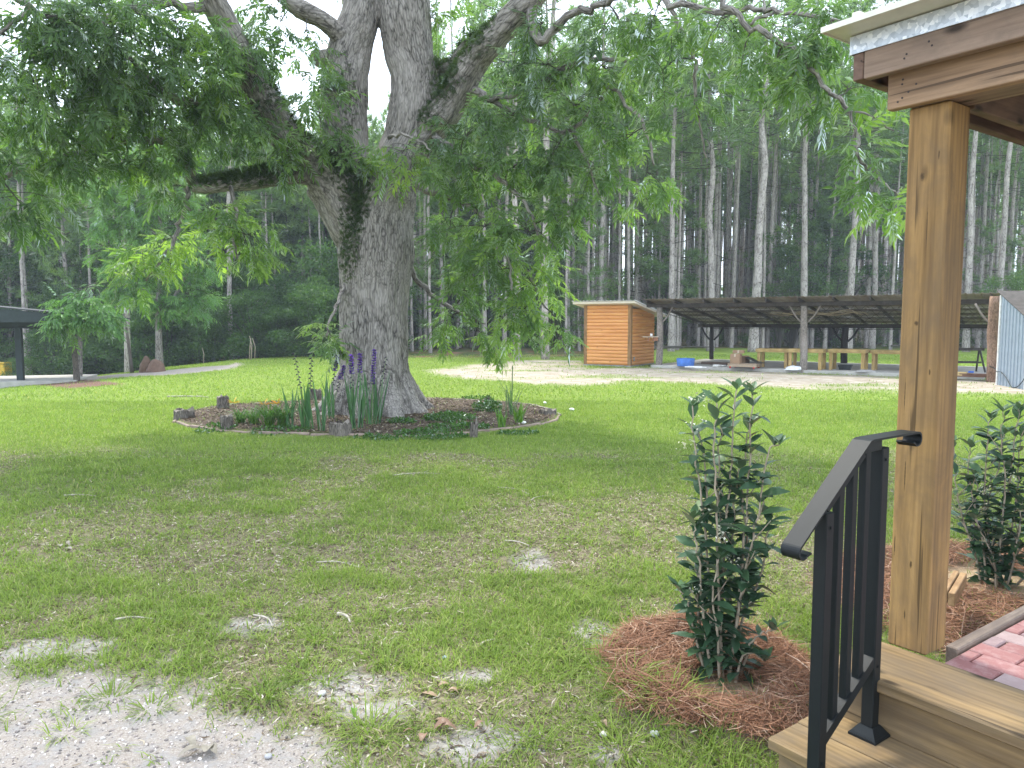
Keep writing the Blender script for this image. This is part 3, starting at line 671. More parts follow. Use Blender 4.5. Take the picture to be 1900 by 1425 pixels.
def corr(b, x0, x1, pitch, amp, ya, yb, za, zb, th=.004):
    xs = []; zs = []; x = x0
    while x < x1:
        for u, w in ((0, 0), (.12, 1), (.3, 1), (.42, 0)): xs.append(x+u*pitch); zs.append(w*amp)
        x += pitch
    xs = np.array(xs); zs = np.array(zs); n = len(xs)
    V = np.concatenate([np.stack([xs, np.full(n, y), z+zs], 1) for y, z in ((ya, za), (yb, zb))]+[np.stack([xs, np.full(n, y), z+zs-th], 1) for y, z in ((ya, za), (yb, zb))])
    i = np.arange(n-1); q = np.concatenate([np.stack([i, i+1, n+i+1, n+i], 1), np.stack([2*n+i, 3*n+i, 3*n+i+1, 2*n+i+1], 1), np.stack([i, 2*n+i, 2*n+i+1, i+1], 1), np.stack([n+i, n+i+1, 3*n+i+1, 3*n+i], 1)])
    b.add(V, q)
b = MB(); corr(b, LX0, LX1, .19, .022, NY0, 1.9, rz_(NY0), rz_(1.9)); corr(b, LX0, LX1, .19, .022, 1.93, 3.7, rz_(1.93)-.012, rz_(3.7)-.012); corr(b, LX0, LX1, .19, .022, 3.74, NY1, rz_(3.74)-.024, rz_(NY1)-.024)
b.build('roof', mrf, barn)
b = MB(); b.box((LX0, -.08, rz_(0)-.20), (9.8, .0, rz_(0)-.085)); b.box((LX0, 4.75, rz_(4.8)-.24), (9.8, 4.83, rz_(4.8)-.10)); b.build('eave_beam', mdark, barn)
for x in np.arange(-.3, 9.9, .98):
    b = MB(); V = [[x+sx*.022, y, rz_(y)-.025-s*.09] for y in (NY0+.03, NY1-.05) for sx, s in ((-1, 0), (1, 0), (1, 1), (-1, 1))]
    b.add(V, [[0, 1, 5, 4], [1, 2, 6, 5], [2, 3, 7, 6], [3, 0, 4, 7], [0, 3, 2, 1], [4, 5, 6, 7]]); b.build('rafter', mdark, barn)
# open web joists running the length of the roof
mjo = m_simple('rusty joist steel', (.06, .045, .036), .8)
for y in (.55, 1.4, 2.25, 3.1, 3.95, 4.78):
    b = MB(); zt = rz_(y)-.125; hj = .16
    b.tube([(LX0+.3, y, zt), (9.6, y, zt)], .012, 5); b.tube([(LX0+.5, y, zt-hj), (9.5, y, zt-hj)], .010, 5)
    xs = np.arange(LX0+.35, 9.5, .16); P = [(x, y, zt-(hj if i % 2 else 0)) for i, x in enumerate(xs)]
    for p, q in zip(P[:-1], P[1:]): b.tube([p, q], .006, 4, False)
    b.build('joist', mjo, barn)
b = MB(); P = [(-.02, y, rz_(y)-.13) for y in np.linspace(.1, 4.7, 2)]; b.tube([(-.02, .1, rz_(.1)-.15), (-.02, 4.7, rz_(4.7)-.15)], .015, 5); b.tube([(-.02, .1, rz_(0)-.34), (-.02, 4.7, rz_(4.7)-.24)], .012, 5)
ys = np.linspace(.1, 4.7, 22)
for i, (a, c) in enumerate(zip(ys[:-1], ys[1:])):
    f = lambda y, k: (-.02, y, rz_(y)-.15-(.0 if k else (.19*(4.7-y)/4.7+.08)))
    b.tube([f(a, i % 2), f(c, (i+1) % 2)], .006, 4, False)
b.build('end_truss', mjo, barn)
for x in (4.7,):
    pass
def logpost(b, x, y, z0, z1, r0, r1, seed):
    k = 14; z = np.linspace(z0, z1, k); P = np.stack([x+.02*np.sin(z*1.7+seed), y+0*z, z], 1)
    V, q, t, bc = tube(P, np.linspace(r0, r1, k), 16); n = fbm(np.stack([V[:, 0]*9, V[:, 1]*9, V[:, 2]*1.5], 1), 3, seed)-.5
    c = np.stack([V[:, 0]-x, V[:, 1]-y, 0*V[:, 0]], 1); V = V+c*n[:, None]*.5; b.add(V, q, t, bc=bc)
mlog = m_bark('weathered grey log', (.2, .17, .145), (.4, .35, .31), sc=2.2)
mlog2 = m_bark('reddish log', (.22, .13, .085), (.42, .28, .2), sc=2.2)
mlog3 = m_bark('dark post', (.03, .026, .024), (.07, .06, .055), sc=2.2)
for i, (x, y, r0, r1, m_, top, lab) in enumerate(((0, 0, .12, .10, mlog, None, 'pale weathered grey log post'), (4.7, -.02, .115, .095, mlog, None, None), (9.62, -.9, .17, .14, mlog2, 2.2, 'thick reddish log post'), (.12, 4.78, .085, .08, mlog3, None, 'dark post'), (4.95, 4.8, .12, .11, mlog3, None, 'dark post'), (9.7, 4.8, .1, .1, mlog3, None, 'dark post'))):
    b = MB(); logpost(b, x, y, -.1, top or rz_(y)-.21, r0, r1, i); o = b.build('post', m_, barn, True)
    if lab: o['label'] = lab
    for s in (-1, 1):
        if i in (0,) and s < 0 or i == 5 or (i == 2 and s > 0): continue
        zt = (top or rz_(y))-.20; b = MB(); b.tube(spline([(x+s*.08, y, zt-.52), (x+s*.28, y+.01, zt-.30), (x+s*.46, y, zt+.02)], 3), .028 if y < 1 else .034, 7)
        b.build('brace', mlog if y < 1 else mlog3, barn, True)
b = MB(); b.box((-.25, -.12, -.05), (9.4, 5.1, .09), bev=.01); b.build('slab', mconc, barn)
# vines / cut boughs under the front eave
b = MB()
for k in range(7):
    x = 3.6+rs.rand()*2.2; y = .1+rs.rand()*.5; z = rz_(y)-.34; d = rs.randn()*.25
    b.tube(spline([(x-.5, y, z-.02), (x, y+.1, z-.07+.03*rs.randn()), (x+.6, y, z+.02), (x+.9, y-.1, z-.06)], 4), .009, 5)
b.build('loose_wire', m_simple('pale bough', (.35, .28, .18), .9), barn)
# grey metal lean-to at the right end
A_ = gp(1851, 714)[:2]; B_ = A_+np.array([-.30, -1.65]); 
lean = thing('metal_leanto', 'pale blue grey metal wall of a lean-to right of the open shed', 'metal wall', (A_[0], A_[1], 0), math.atan2(B_[1]-A_[1], B_[0]-A_[0]))
mwall = m_simple('pale galvanised siding', (.27, .325, .385), .6, .1, .1, 6)
b = MB(); Ls = 1.35; n = 0; xs = []; ds = []; x = 0
while x < Ls:
    for u, w in ((0, 0), (.68, 0), (.74, 1), (.86, 1), (.92, 0)): xs.append(x+u*.17); ds.append(w*.02)
    x += .17
xs = np.array(xs); ds = np.array(ds); k = xs <= Ls; xs, ds = xs[k], ds[k]; n = len(xs)
zt = lambda x: 2.18-x*.42
V = np.concatenate([np.stack([xs, -ds, np.zeros(n)-.03], 1), np.stack([xs, -ds, zt(xs)], 1), np.stack([xs, .01-ds, np.zeros(n)-.03], 1), np.stack([xs, .01-ds, zt(xs)], 1)])
i = np.arange(n-1); q = np.concatenate([np.stack([i, i+1, n+i+1, n+i], 1), np.stack([2*n+i, 3*n+i, 3*n+i+1, 2*n+i+1], 1), np.stack([n+i, n+i+1, 3*n+i+1, 3*n+i], 1)])
b.add(V, q); b.build('siding', mwall, lean)
mct = m_simple('white corner trim', (.7, .7, .68), .5); b = MB(); b.box((-.05, -.03, -.03), (-.002, .04, 2.2)); b.build('corner_trim', mct, lean); b = MB(); b.box((Ls+.003, -.01, -.03), (Ls+.05, .05, 1.6)); b.build('corner_trim', mct, lean)
b = MB(); 
V = [[x, y, zt(x)+.015+t] for x in (-.25, 1.5) for y in (-.02, 2.5) for t in (0, .015)]; b.add(V, [[0, 1, 3, 2], [4, 6, 7, 5], [0, 4, 5, 1], [2, 3, 7, 6], [0, 2, 6, 4], [1, 5, 7, 3]]); b.build('roof', m_simple('dull lean-to roof', (.09, .08, .07), .95, spec=.1), lean)
b = MB()
for x in (.1, .5, .9, 1.3): b.box((x-.02, .06, zt(x)-.08), (x+.02, 2.4, zt(x)+.003))
b.build('purlin', m_simple('pale purlin', (.3, .27, .23), .8), lean)
# black cable hanging from the reddish post
pA = bl(9.55, -1.0); wd_ = np.array([-.18, -.98]); P = [(pA[0]-.1, pA[1]-.16, .42), (pA[0]+.05, pA[1]-.2, .34)]
for f, z in ((.05, .33), (.30, .33), (.60, .20), (.85, .03), (1.05, .02), (1.3, .12), (1.6, .36)): P.append((A_[0]+(B_[0]-A_[0])/1.68*f-.06, A_[1]+(B_[1]-A_[1])/1.68*f, z))
b = MB(); b.tube(spline(P, 5), .011, 6); tag(b.build('cable', m_simple('black cable', (.02, .03, .03), .5), None, True), 'dark cable sagging in a loop across the pale metal wall', 'cable')
# cable coil/rope on the post
# ------------------------------------------------------------------ log sided cabin
CO = np.array([4.06, 26.3]); cab = thing('log_cabin', 'small new orange log sided cabin with white metal roof', 'cabin', (CO[0], CO[1], 0), BRZ)
g = G('orange log siding'); 
def logsiding(name, axis):
    g = G(name); s = [5]*3; s[axis] = .5; n1 = g.noise(g.co(scale=s), 2, 5, .6, .5); s3 = [4.2]*3; s3[axis] = 1.6; k = g.vor(g.co(scale=s3), 1.3)
    col = g.ramp(n1, [(.3, (.52, .20, .055)), (.55, (.66, .29, .085)), (.75, (.74, .38, .13))]); col = g.mix(g.ramp(k, [(.05, .8), (.13, 0.)]), col, (.25, .075, .02))
    return g.pbr(col, .45, None, 0, .4)
W_, D_ = 1.76, 1.95
def siding(b, fn, L_, z0, z1, nc):
    h = (z1-z0)/nc; prof = [(0, 0), (.55, .06), (.9, .25), (1, .5), (.9, .75), (.55, .94), (0, 1)]
    for c in range(nc):
        V = []; 
        for s in (0, L_):
            for d, u in prof: V.append(fn(s, .032*d, z0+h*(c+u)))
        k = len(prof); b.add(V, [[i, i+1, k+i+1, k+i] for i in range(k-1)])
b = MB(); siding(b, lambda s, d, z: (-W_+.09+s, -d, z), W_-.17, .06, 2.12, 17); b.box((-W_+.09, .0, .05), (-.08, .04, 2.12)); b.build('front_wall', logsiding('orange log siding front', 0), cab)
b = MB(); siding(b, lambda s, d, z: (d, .09+s, z), D_-.1, .06, 2.0, 16); b.box((-.04, .06, .05), (0, D_, 2.0)); b.build('side_wall', logsiding('orange log siding side', 1), cab)
b = MB(); b.box((-W_, D_-.04, .05), (-.05, D_, 1.95)); b.box((-W_, .05, .05), (-W_+.04, D_-.05, 1.95)); b.build('rear_wall', logsiding('orange log siding rear', 0), cab)
b = MB(); b.box((-.08, -.035, .04), (.0, .0, 2.12)); b.box((.0, -.035, .04), (.035, .085, 2.12)); mcb = m_wood('cabin corner board', (.22, .12, .05), (.38, .22, .09), 2, 1.0); b.build('corner_board', mcb, cab); b = MB(); b.box((-W_-.035, -.035, .04), (-W_+.085, .0, 2.12)); b.box((-W_-.035, .002, .04), (-W_-.003, .1, 2.1)); b.build('corner_board', mcb, cab)
b = MB(); zr = lambda y: 2.20-.17*y
V = [[x, y, zr(y)+t] for x in (-W_-.34, .30) for y in (-.30, D_+.4) for t in (-.075, .0)]; b.add(V, [[0, 1, 3, 2], [4, 6, 7, 5], [0, 4, 5, 1], [2, 3, 7, 6], [0, 2, 6, 4], [1, 5, 7, 3]]); b.build('fascia', m_simple('cream fascia', (.62, .55, .44), .5, var=.06), cab)
b = MB(); corr(b, -W_-.38, .36, .15, .02, -.34, D_+.45, zr(-.34)+.012, zr(D_+.45)+.012); b.build('roof', m_simple('white roof metal', (.78, .78, .76), .35, .3, .05), cab)
b = MB(); b.box((-W_-.05, -.04, -.05), (.04, D_+.02, .042)); b.build('base', m_simple('grey sill', (.3, .3, .29), .9), cab)
b = MB(); b.box((.045, .16, .20), (.075, .24, .34), bev=.006); b.build('socket_box', m_simple('grey socket box', (.3, .29, .27), .6), cab)
# log post between the cabin and the shed carries a small shelf with a cup
sx, sy = bl(-.08, -.17); th = thing('wall_shelf', 'small wooden shelf board fixed to the pale log post by the cabin', 'shelf', (sx-.12, sy-.02, 1.03), 0)
b = MB(); b.box((-.30, -.08, 0), (.22, .10, .028)); b.build('board', m_simple('pale shelf wood', (.45, .36, .27), .8), th)
mbk = m_simple('red brown bracket', (.3, .14, .08), .8); b = MB(); b.box((-.11, -.05, -.12), (-.08, .08, -.001)); b.build('bracket', mbk, th); b = MB(); b.box((.05, -.04, -.12), (.2, .02, -.001)); b.build('bracket', mbk, th)
b = MB(); b.tube([(0, 0, 0), (0, 0, .09)], [.035, .045], 12); tag(b.build('cup', m_simple('white cup', (.8, .8, .78), .4), None, True, (sx-.13, sy-.02, 1.06)), 'small white cup standing on the shelf of the log post', 'cup')
# ------------------------------------------------------------------ workbenches
mbench = m_wood('new bench lumber', (.40, .26, .09), (.58, .41, .18), 2, 1.0)
mbencht = m_wood('new bench top lumber', (.40, .27, .10), (.62, .45, .2), 0, 1.0)
def bench(px, py, w, d, h, label, rz=BRZ):
    c = atz(px, py, .092); t = thing('workbench', label, 'workbench', (c[0], c[1], .092), rz, 'timber workbenches under the open shed')
    b = MB(); b.box((0, 0, h-.10), (w, .04, h)); b.box((0, d-.04, h-.10), (w, d, h)); b.box((0, .042, h-.10), (.04, d-.042, h)); b.box((w-.04, .042, h-.10), (w, d-.042, h)); b.box((.042, .042, h-.012), (w-.042, d-.042, h+.012)); b.build('benchtop', mbencht, t)
    for x in (.045, w-.135):
        for y in (.045, d-.135): b = MB(); b.box((x, y, 0), (x+.09, y+.09, h-.105 if False else h-.014)); b.build('leg', mbench, t)
    return t
bench(1401, 682, 1.02, .62, .60, 'leftmost timber workbench, beside the stacked cardboard boxes under the open shed')
bench(1459, 685, 1.05, .72, .62, 'timber workbench standing directly behind the middle log post of the open shed')
bench(1534, 686, 1.08, .75, .62, 'timber workbench just right of the middle log post of the open shed')
bench(1613, 687, 1.15, .62, .60, 'timber workbench half hidden at the left edge of the thick porch post')
# ------------------------------------------------------------------ clutter on the slab
def sl(px, py): c = atz(px, py, .092); return c
c = sl(1272, 679); b = MB()
k = 28; a = np.arange(k)*2*pi/k
V = []; 
for r_, z in ((.27, 0), (.30, .24), (.285, .255), (.27, .24), (.25, .015)): V += [[r_*cos(t), r_*sin(t), z] for t in a]
q = [[j*k+i, j*k+(i+1) % k, (j+1)*k+(i+1) % k, (j+1)*k+i] for j in range(4) for i in range(k)]
b.add(V, q); b.add([[.25*cos(t), .25*sin(t), .015] for t in a]+[[0, 0, .015]], None, [[i, (i+1) % k, k] for i in range(k)])
tag(b.build('tub', m_simple('blue plastic', (.06, .17, .5), .6), None, True, tuple(c)), 'round blue plastic tub on the slab beside the pale log post', 'tub')
c = sl(1290, 682); b = MB(); b.box((-.33, -.04, 0), (.35, .05, .03), bev=.004); b.box((-.25, .06, 0), (.2, .12, .04), bev=.004); tag(b.build('white_board', m_simple('white board', (.75, .74, .7), .6), None, False, tuple(c), BRZ+.2), 'white board lying on the slab in front of the blue tub', 'board')
c = sl(1330, 681); b = MB(); b.tube([(-.12, 0, .04), (.14, .02, .04)], .04, 10); b.tube([(.1, .09, .03), (.3, .07, .03)], .03, 10); tag(b.build('pipe_offcut', m_simple('white pipe', (.75, .74, .7), .5), None, True, tuple(c)), 'short white pipe pieces lying on the slab edge left of the pallet', 'pipe')
b = MB()
for k in range(9): b.box((-.6+rs.rand()*.25, -.25+.06*k, .004+.022*(k % 3)), (.4+rs.rand()*.4, -.20+.06*k, .024+.022*(k % 3)))
c = sl(1327, 676); tag(b.build('board_pile', m_simple('dark scrap boards', (.13, .09, .065), .9), None, False, tuple(c), BRZ), 'low pile of dark scrap boards on the slab behind the white pipe', 'boards')
c = sl(1377, 684); pal = thing('pallet', 'wooden pallet dolly on small red wheels carrying boxes', 'pallet', tuple(c), BRZ)
b = MB()
for k in range(6): b.box((-.46, -.02+k*.1, .13), (.44, .065+k*.1, .15))
for y in (-.015, .23, .5): b.box((-.46, y, .05), (.44, y+.06, .128))
b.build('deck', m_simple('pale pallet wood', (.36, .27, .19), .9), pal)
for x in (-.38, .36):
    for y in (.0, .5): b = MB(); b.tube([(x-.02, y, .032), (x+.02, y, .032)], .032, 12); b.build('wheel', m_simple('red wheel', (.45, .03, .03), .5), pal)
mcard = m_simple('cardboard', (.30, .19, .115), .85, var=.12); mtape = m_simple('pale tape', (.5, .42, .32), .5)
def cbox(px, py, z, w, d, h, rz, label, tape=True):
    c = sl(px, py); t = thing('cardboard_box', label, 'cardboard box', (c[0], c[1], .092+z), BRZ+rz, 'cardboard boxes on the pallet')
    b = MB(); b.box((-w/2, 0, .002), (w/2, d, h), bev=.006); b.build('carton', mcard, t)
    b = MB(); b.box((-.025, -.002, h-.09), (.025, -.0003, h+.001)); b.box((-.025, -.002, h+.001), (.025, d, h+.003)); b.build('tape', mtape, t)
cbox(1363, 683.5, .152, .30, .30, .30, .05, 'tall cardboard box at the left end of the pallet')
cbox(1374, 682, .152, .30, .34, .22, -.12, 'cardboard box on the pallet, right beside the tall box')
cbox(1369, 682.5, .455, .34, .28, .10, .2, 'flat cardboard box lying on top of the tall box')
b = MB(); xs = np.linspace(-.4, .4, 22); ys = np.linspace(0, .45, 12); X_, Y_ = np.meshgrid(xs, ys); Z_ = .15*np.exp(-((X_+.2)/.25)**2)+.05*n2(X_, Y_, 7, 3, 4)+.0; V = np.stack([X_.ravel(), Y_.ravel(), Z_.ravel()], 1)
i = np.arange(11)[:, None]*22; j = np.arange(21)[None]; q = np.stack([i+j, i+j+1, i+22+j+1, i+22+j], -1).reshape(-1, 4); b.add(V, q); b.add(V*[1, 1, 0]-[0, 0, .004], q[:, ::-1])
c = sl(1392, 683); tag(b.build('tarp', m_simple('dark tarp', (.035, .035, .032), .6), None, True, (c[0], c[1], .092+.16), BRZ), 'crumpled dark tarp draped on the pallet right of the boxes', 'tarp')
def lump(name, px, py, s, col, label, cat, seed, z=None, rough=.8):
    c = sl(px, py) if z is None else gp(px, py); u, v = np.meshgrid(np.arange(18)*2*pi/18, np.linspace(.02, pi/2, 8)); V = np.stack([(np.sin(v)*np.cos(u)).ravel(), (np.sin(v)*np.sin(u)).ravel(), np.cos(v).ravel()], 1)
    V *= (.7+.6*fbm(V*2.2, 3, seed))[:, None]; V *= s; i = np.arange(7)[:, None]*18; j = np.arange(18)[None]; j2 = (j+1) % 18; q = np.stack([i+j, i+18+j, i+18+j2, i+j2], -1).reshape(-1, 4)
    b = MB(); b.add(V, q, [[t, (t+1) % 18, 0] for t in range(1, 17)]); return tag(b.build(name, m_simple(name+' surface', col, rough), None, True, tuple(c)), label, cat)
lump('plastic_bag', 1473, 686, (.26, .2, .12), (.75, .76, .8), 'crumpled white plastic bag on the slab left of the middle log post', 'bag', 3, rough=.4)
lump('grey_sack', 1606, 690, (.28, .2, .07), (.36, .34, .32), 'flat grey sack on the slab right of the workbench', 'sack', 5)
c = sl(1568, 686); b = MB(); frV = MB(); 
V = [[sx*a, sy*c_, z] for z, a, c_ in ((0, .15, .1), (.15, .19, .13), (.15, .165, .105), (.01, .13, .08)) for sx, sy in ((-1, -1), (1, -1), (1, 1), (-1, 1))]
q = [[l*4+i, l*4+(i+1) % 4, (l+1)*4+(i+1) % 4, (l+1)*4+i] for l in range(3) for i in range(4)]+[[12, 13, 14, 15]]; b.add(V, q)
tag(b.build('basin', m_simple('black plastic', (.02, .025, .025), .5), None, False, tuple(c), BRZ), 'small black plastic basin on the slab by the dark rear post', 'basin')
c = sl(1780, 699); b = MB(); b.box((-.18, 0, 0), (.16, .25, .12), bev=.005); tag(b.build('timber_block', m_simple('yellow timber', (.55, .4, .18), .8), None, False, tuple(c), BRZ), 'pale yellow timber block on the slab right of the porch post', 'timber block')
b = MB()
for k in range(14): b.box((-.45+rs.rand()*.2, .02+.07*(k % 5), .002+.03*(k//5)), (.45+rs.rand()*.5, .08+.07*(k % 5), .03+.03*(k//5)))
c = sl(1806, 700); tag(b.build('lumber_stack', m_simple('dark reddish boards', (.16, .085, .055), .9), None, False, tuple(c), BRZ), 'stack of dark reddish boards at the right end of the slab', 'lumber')
b = MB(); b.box((-.06, -.05, 0), (.07, .05, .05), bev=.01); c = sl(1799, 698); tag(b.build('tool_case', m_simple('blue tool case', (.05, .14, .5), .4), None, False, (c[0], c[1]-.05, .09+.095), BRZ), 'small blue tool case on the dark reddish boards', 'tool case')
c = sl(1790, 690); saw = thing('sawhorse', 'dark sawhorse with splayed legs behind the stack of boards', 'sawhorse', tuple(c), BRZ+.5)
b = MB(); b.box((-.5, -.04, .62), (.5, .04, .70)); b.build('beam', mdark, saw)
for x in (-.38, .38):
    for s in (-1, 1): b = MB(); b.tube([(x, s*.02, .66), (x+.06*np.sign(x), s*.26, 0)], .03, 4); b.build('leg', mdark, saw)
b = MB(); b.box((-.38, -.15, .26), (.38, -.11, .31)); b.box((-.38, .11, .26), (.38, .15, .31)); b.build('stretcher', mdark, saw)

# ================================================================== LEFT PAVILION
c = gp(142, 707); PX, PYY, PZ = c; pav = thing('pavilion', 'dark low roofed open pavilion at the left edge of the picture', 'pavilion', (PX, PYY, PZ), R(17))
s_ = (PYY)/F
hp = (707-604)*PYY/F
b = MB(); logpost(b, 0, 0, -.3, hp, .095, .085, 9); b.build('log_post', m_bark('brown log post', (.10, .085, .07), (.2, .17, .14), sc=2), pav, True)
mdk = m_simple('dark painted timber', (.02, .03, .032), .6)
b = MB(); b.box((-97*s_-.09, .3, -.3), (-97*s_+.09, .48, hp-.05), bev=.01); b.build('post', mdk, pav)
b = MB(); b.box((-8, .6, -.3), (-7.72, .9, hp-.05), bev=.01); b.build('post', mdk, pav)
b = MB(); b.box((-9, -.1, hp-.02), (.0, .0, hp+.11)); b.box((-9, 2.0, hp-.1), (0, 2.1, hp+.1)); b.box((-.1, .02, hp), (0, 1.98, hp+.1)); b.build('beam', mdk, pav)
V = [[x, y, z+t] for x, z in ((-9, hp+1.27), (1.2, hp+.20)) for y in (-.5, 2.3) for t in (0, .035)]; b = MB(); b.add(V, [[0, 1, 3, 2], [4, 6, 7, 5], [0, 4, 5, 1], [2, 3, 7, 6], [0, 2, 6, 4], [1, 5, 7, 3]]); b.build('roof', m_simple('dark roof metal', (.04, .043, .045), .85, .0), pav)
V = [[x, y, z] for x, zz in ((-9, 1.24), (0.1, .30)) for y in (-.48, -.44) for z in (hp+.1, hp+zz)]; b = MB(); b.add(V, [[0, 1, 3, 2], [4, 6, 7, 5], [0, 4, 5, 1], [2, 3, 7, 6], [0, 2, 6, 4], [1, 5, 7, 3]]); b.build('gable_board', mdk, pav)
b = MB(); b.box((.72, -.56, hp+.19), (1.22, -.51, hp+.25)); b.build('gutter', m_simple('pale gutter', (.6, .64, .68), .4), pav)
b = MB(); b.box((-10, -.3, -.35), (.05, 2.6, .04)); b.build('slab', mconc, pav)
c = gp(6, 700); b = MB(); b.box((-.35, -.3, .0), (.38, .3, .62), bev=.03); b.box((-.37, -.32, .63), (.4, .32, .7), bev=.02); tag(b.build('yellow_bin', m_simple('yellow plastic', (.62, .40, .03), .5), None, False, (c[0]-.1, c[1], c[2]+.04)), 'bright yellow bin under the pavilion at the far left edge', 'bin')

# ================================================================== BIG PECAN TREE
def limb(rows, m=5):
    """rows: (photo x, photo y, depth in metres, width in photo pixels) -> centre line and radii"""
    P = [list(atY(px, py, Y))+[w*.5*Y/F] for px, py, Y, w in rows]; S = spline(P, m); return S[:, :3], S[:, 3]
TB = atY(702, 776, 12.9); TB[2] = 0
LB = [  # trunk and main limbs
 [(698, 800, 12.9, 180), (698, 768, 12.9, 172), (697, 735, 12.9, 146), (696, 690, 12.9, 128), (695, 620, 12.9, 122), (695, 540, 12.9, 124), (697, 470, 12.9, 134), (700, 400, 12.9, 128), (716, 350, 12.9, 112)],
 [(700, 400, 12.9, 120), (722, 340, 12.9, 104), (746, 290, 12.9, 88), (764, 235, 12.9, 90), (768, 150, 12.9, 86), (757, 90, 12.9, 88), (748, 0, 12.9, 92), (735, -120, 13.0, 84), (715, -300, 13.2, 66), (690, -520, 13.5, 44)],
 [(690, 470, 12.9, 96), (660, 410, 12.8, 100), (628, 355, 12.7, 98), (607, 330, 12.7, 96)],
 [(655, 410, 12.8, 74), (650, 340, 12.8, 76), (642, 270, 12.8, 76), (641, 200, 12.8, 80), (640, 150, 12.8, 84), (650, 90, 12.8, 74), (668, 30, 12.8, 66), (672, -30, 12.9, 62), (690, -150, 13.2, 50), (640, -330, 13.6, 36)],
 [(620, 345, 12.7, 80), (575, 300, 12.5, 66), (535, 258, 12.3, 60), (500, 205, 12.0, 56), (463, 140, 11.6, 50), (425, 60, 11.2, 46), (395, 0, 10.9, 44), (350, -110, 10.4, 36), (280, -260, 10.0, 26)],
 [(760, 265, 12.9, 60), (805, 232, 12.7, 58), (842, 185, 12.5, 54), (876, 120, 12.2, 50), (925, 60, 11.9, 46), (985, 0, 11.6, 42), (1060, -80, 11.2, 36), (1170, -180, 10.6, 28), (1300, -300, 10, 20)],
 [(600, 330, 12.7, 40), (560, 325, 12.4, 34), (538, 325, 12.3, 32), (480, 332, 12.0, 30), (432, 338, 11.8, 29), (380, 346, 11.6, 26), (356, 345, 11.5, 22)],
 [(641, 130, 12.8, 30), (612, 112, 12.7, 32), (592, 106, 12.6, 30), (588, 100, 12.6, 22)],
 [(655, 72, 12.8, 40), (632, 66, 12.6, 34), (604, 42, 12.4, 28), (566, 22, 12.2, 30), (530, 0, 12, 26), (470, -60, 11.6, 22)],
 [(772, 175, 12.9, 26), (795, 118, 13, 24), (818, 128, 12.9, 20), (840, 118, 12.8, 20), (866, 86, 12.6, 20), (905, 60, 12.3, 18)],
]
b = MB(); skel = []; segs = []
for rows in LB:
    P, r_ = limb(rows); V, q, t, bc = tube(P, r_, 22); b.add(V, q, t)
    for p, c in zip(P, r_): skel.append((*p, c))
    segs.append((P, r_))
# root flare
for a in np.linspace(0, 2*pi, 9, endpoint=False)+.35:
    d = np.array([cos(a), sin(a)]); f_ = .92+.22*rs.rand()
    c = np.array([atY(698, 760, 12.9)[0], 12.9])
    P = np.array([[*(c+d*.25), .75], [*(c+d*.46*f_), .38], [*(c+d*.68*f_), .13], [*(c+d*.92*f_), -.03], [*(c+d*1.05*f_), -.12]]); r_ = np.array([.30, .25, .19, .12, .07])
    P = spline(P, 3); rr_ = np.interp(np.linspace(0, 4, len(P)), range(5), r_); V, q, t, bc = tube(P, rr_, 12); b.add(V, q, t); segs.append((P, rr_))
tmp = b.build('tmp_trunk', M['bark']); md = tmp.modifiers.new('r', 'REMESH'); md.mode = 'VOXEL'; md.voxel_size = .026; md.use_smooth_shade = True
dg = bpy.context.evaluated_depsgraph_get(); dg.update(); me = bpy.data.meshes.new_from_object(tmp.evaluated_get(dg)); old = tmp.data; bpy.data.objects.remove(tmp); bpy.data.meshes.remove(old)
nv = len(me.vertices); V = np.empty(nv*3, np.float32); me.vertices.foreach_get('co', V); V = V.reshape(-1, 3).astype(float)
N = np.empty(nv*3, np.float32); me.vertices.foreach_get('normal', N); N = N.reshape(-1, 3).astype(float)
best = np.full(nv, 1e9); bc = np.zeros((nv, 3)); acc0 = 0
# bark coordinates: around and along the nearest limb
for P, r_ in segs:
    ln = np.concatenate([[0], np.cumsum(np.linalg.norm(np.diff(P, axis=0), axis=1))])+acc0; acc0 += 3.7
    for k in range(len(P)-1):
        d = P[k+1]-P[k]; L2 = d@d; t = np.clip(((V-P[k])@d)/L2, 0, 1); c = P[k]+t[:, None]*d; w = V-c; dist = np.linalg.norm(w, axis=1)-(r_[k]*(1-t)+r_[k+1]*t)
        m = dist < best; best[m] = dist[m]
        if m.any(): bc[m] = np.stack([w[m, 0], w[m, 1], w[m, 2]*.35+(ln[k]+t[m]*(ln[k+1]-ln[k]))*.2], 1)
nn = fbm(bc*np.array([11, 11, 12]), 4, 3)-.5; rid = np.abs(fbm(bc*np.array([15, 15, 13]), 3, 9)-.5)*2
lump_ = fbm(V*2.4, 2, 5)-.5
V2 = V+N*((nn*.06+rid*.035+lump_*.06)*np.clip((V[:, 2] < 9)*1.0, .3, 1))[:, None]
me.vertices.foreach_set('co', V2.astype(np.float32).ravel()); me.update()
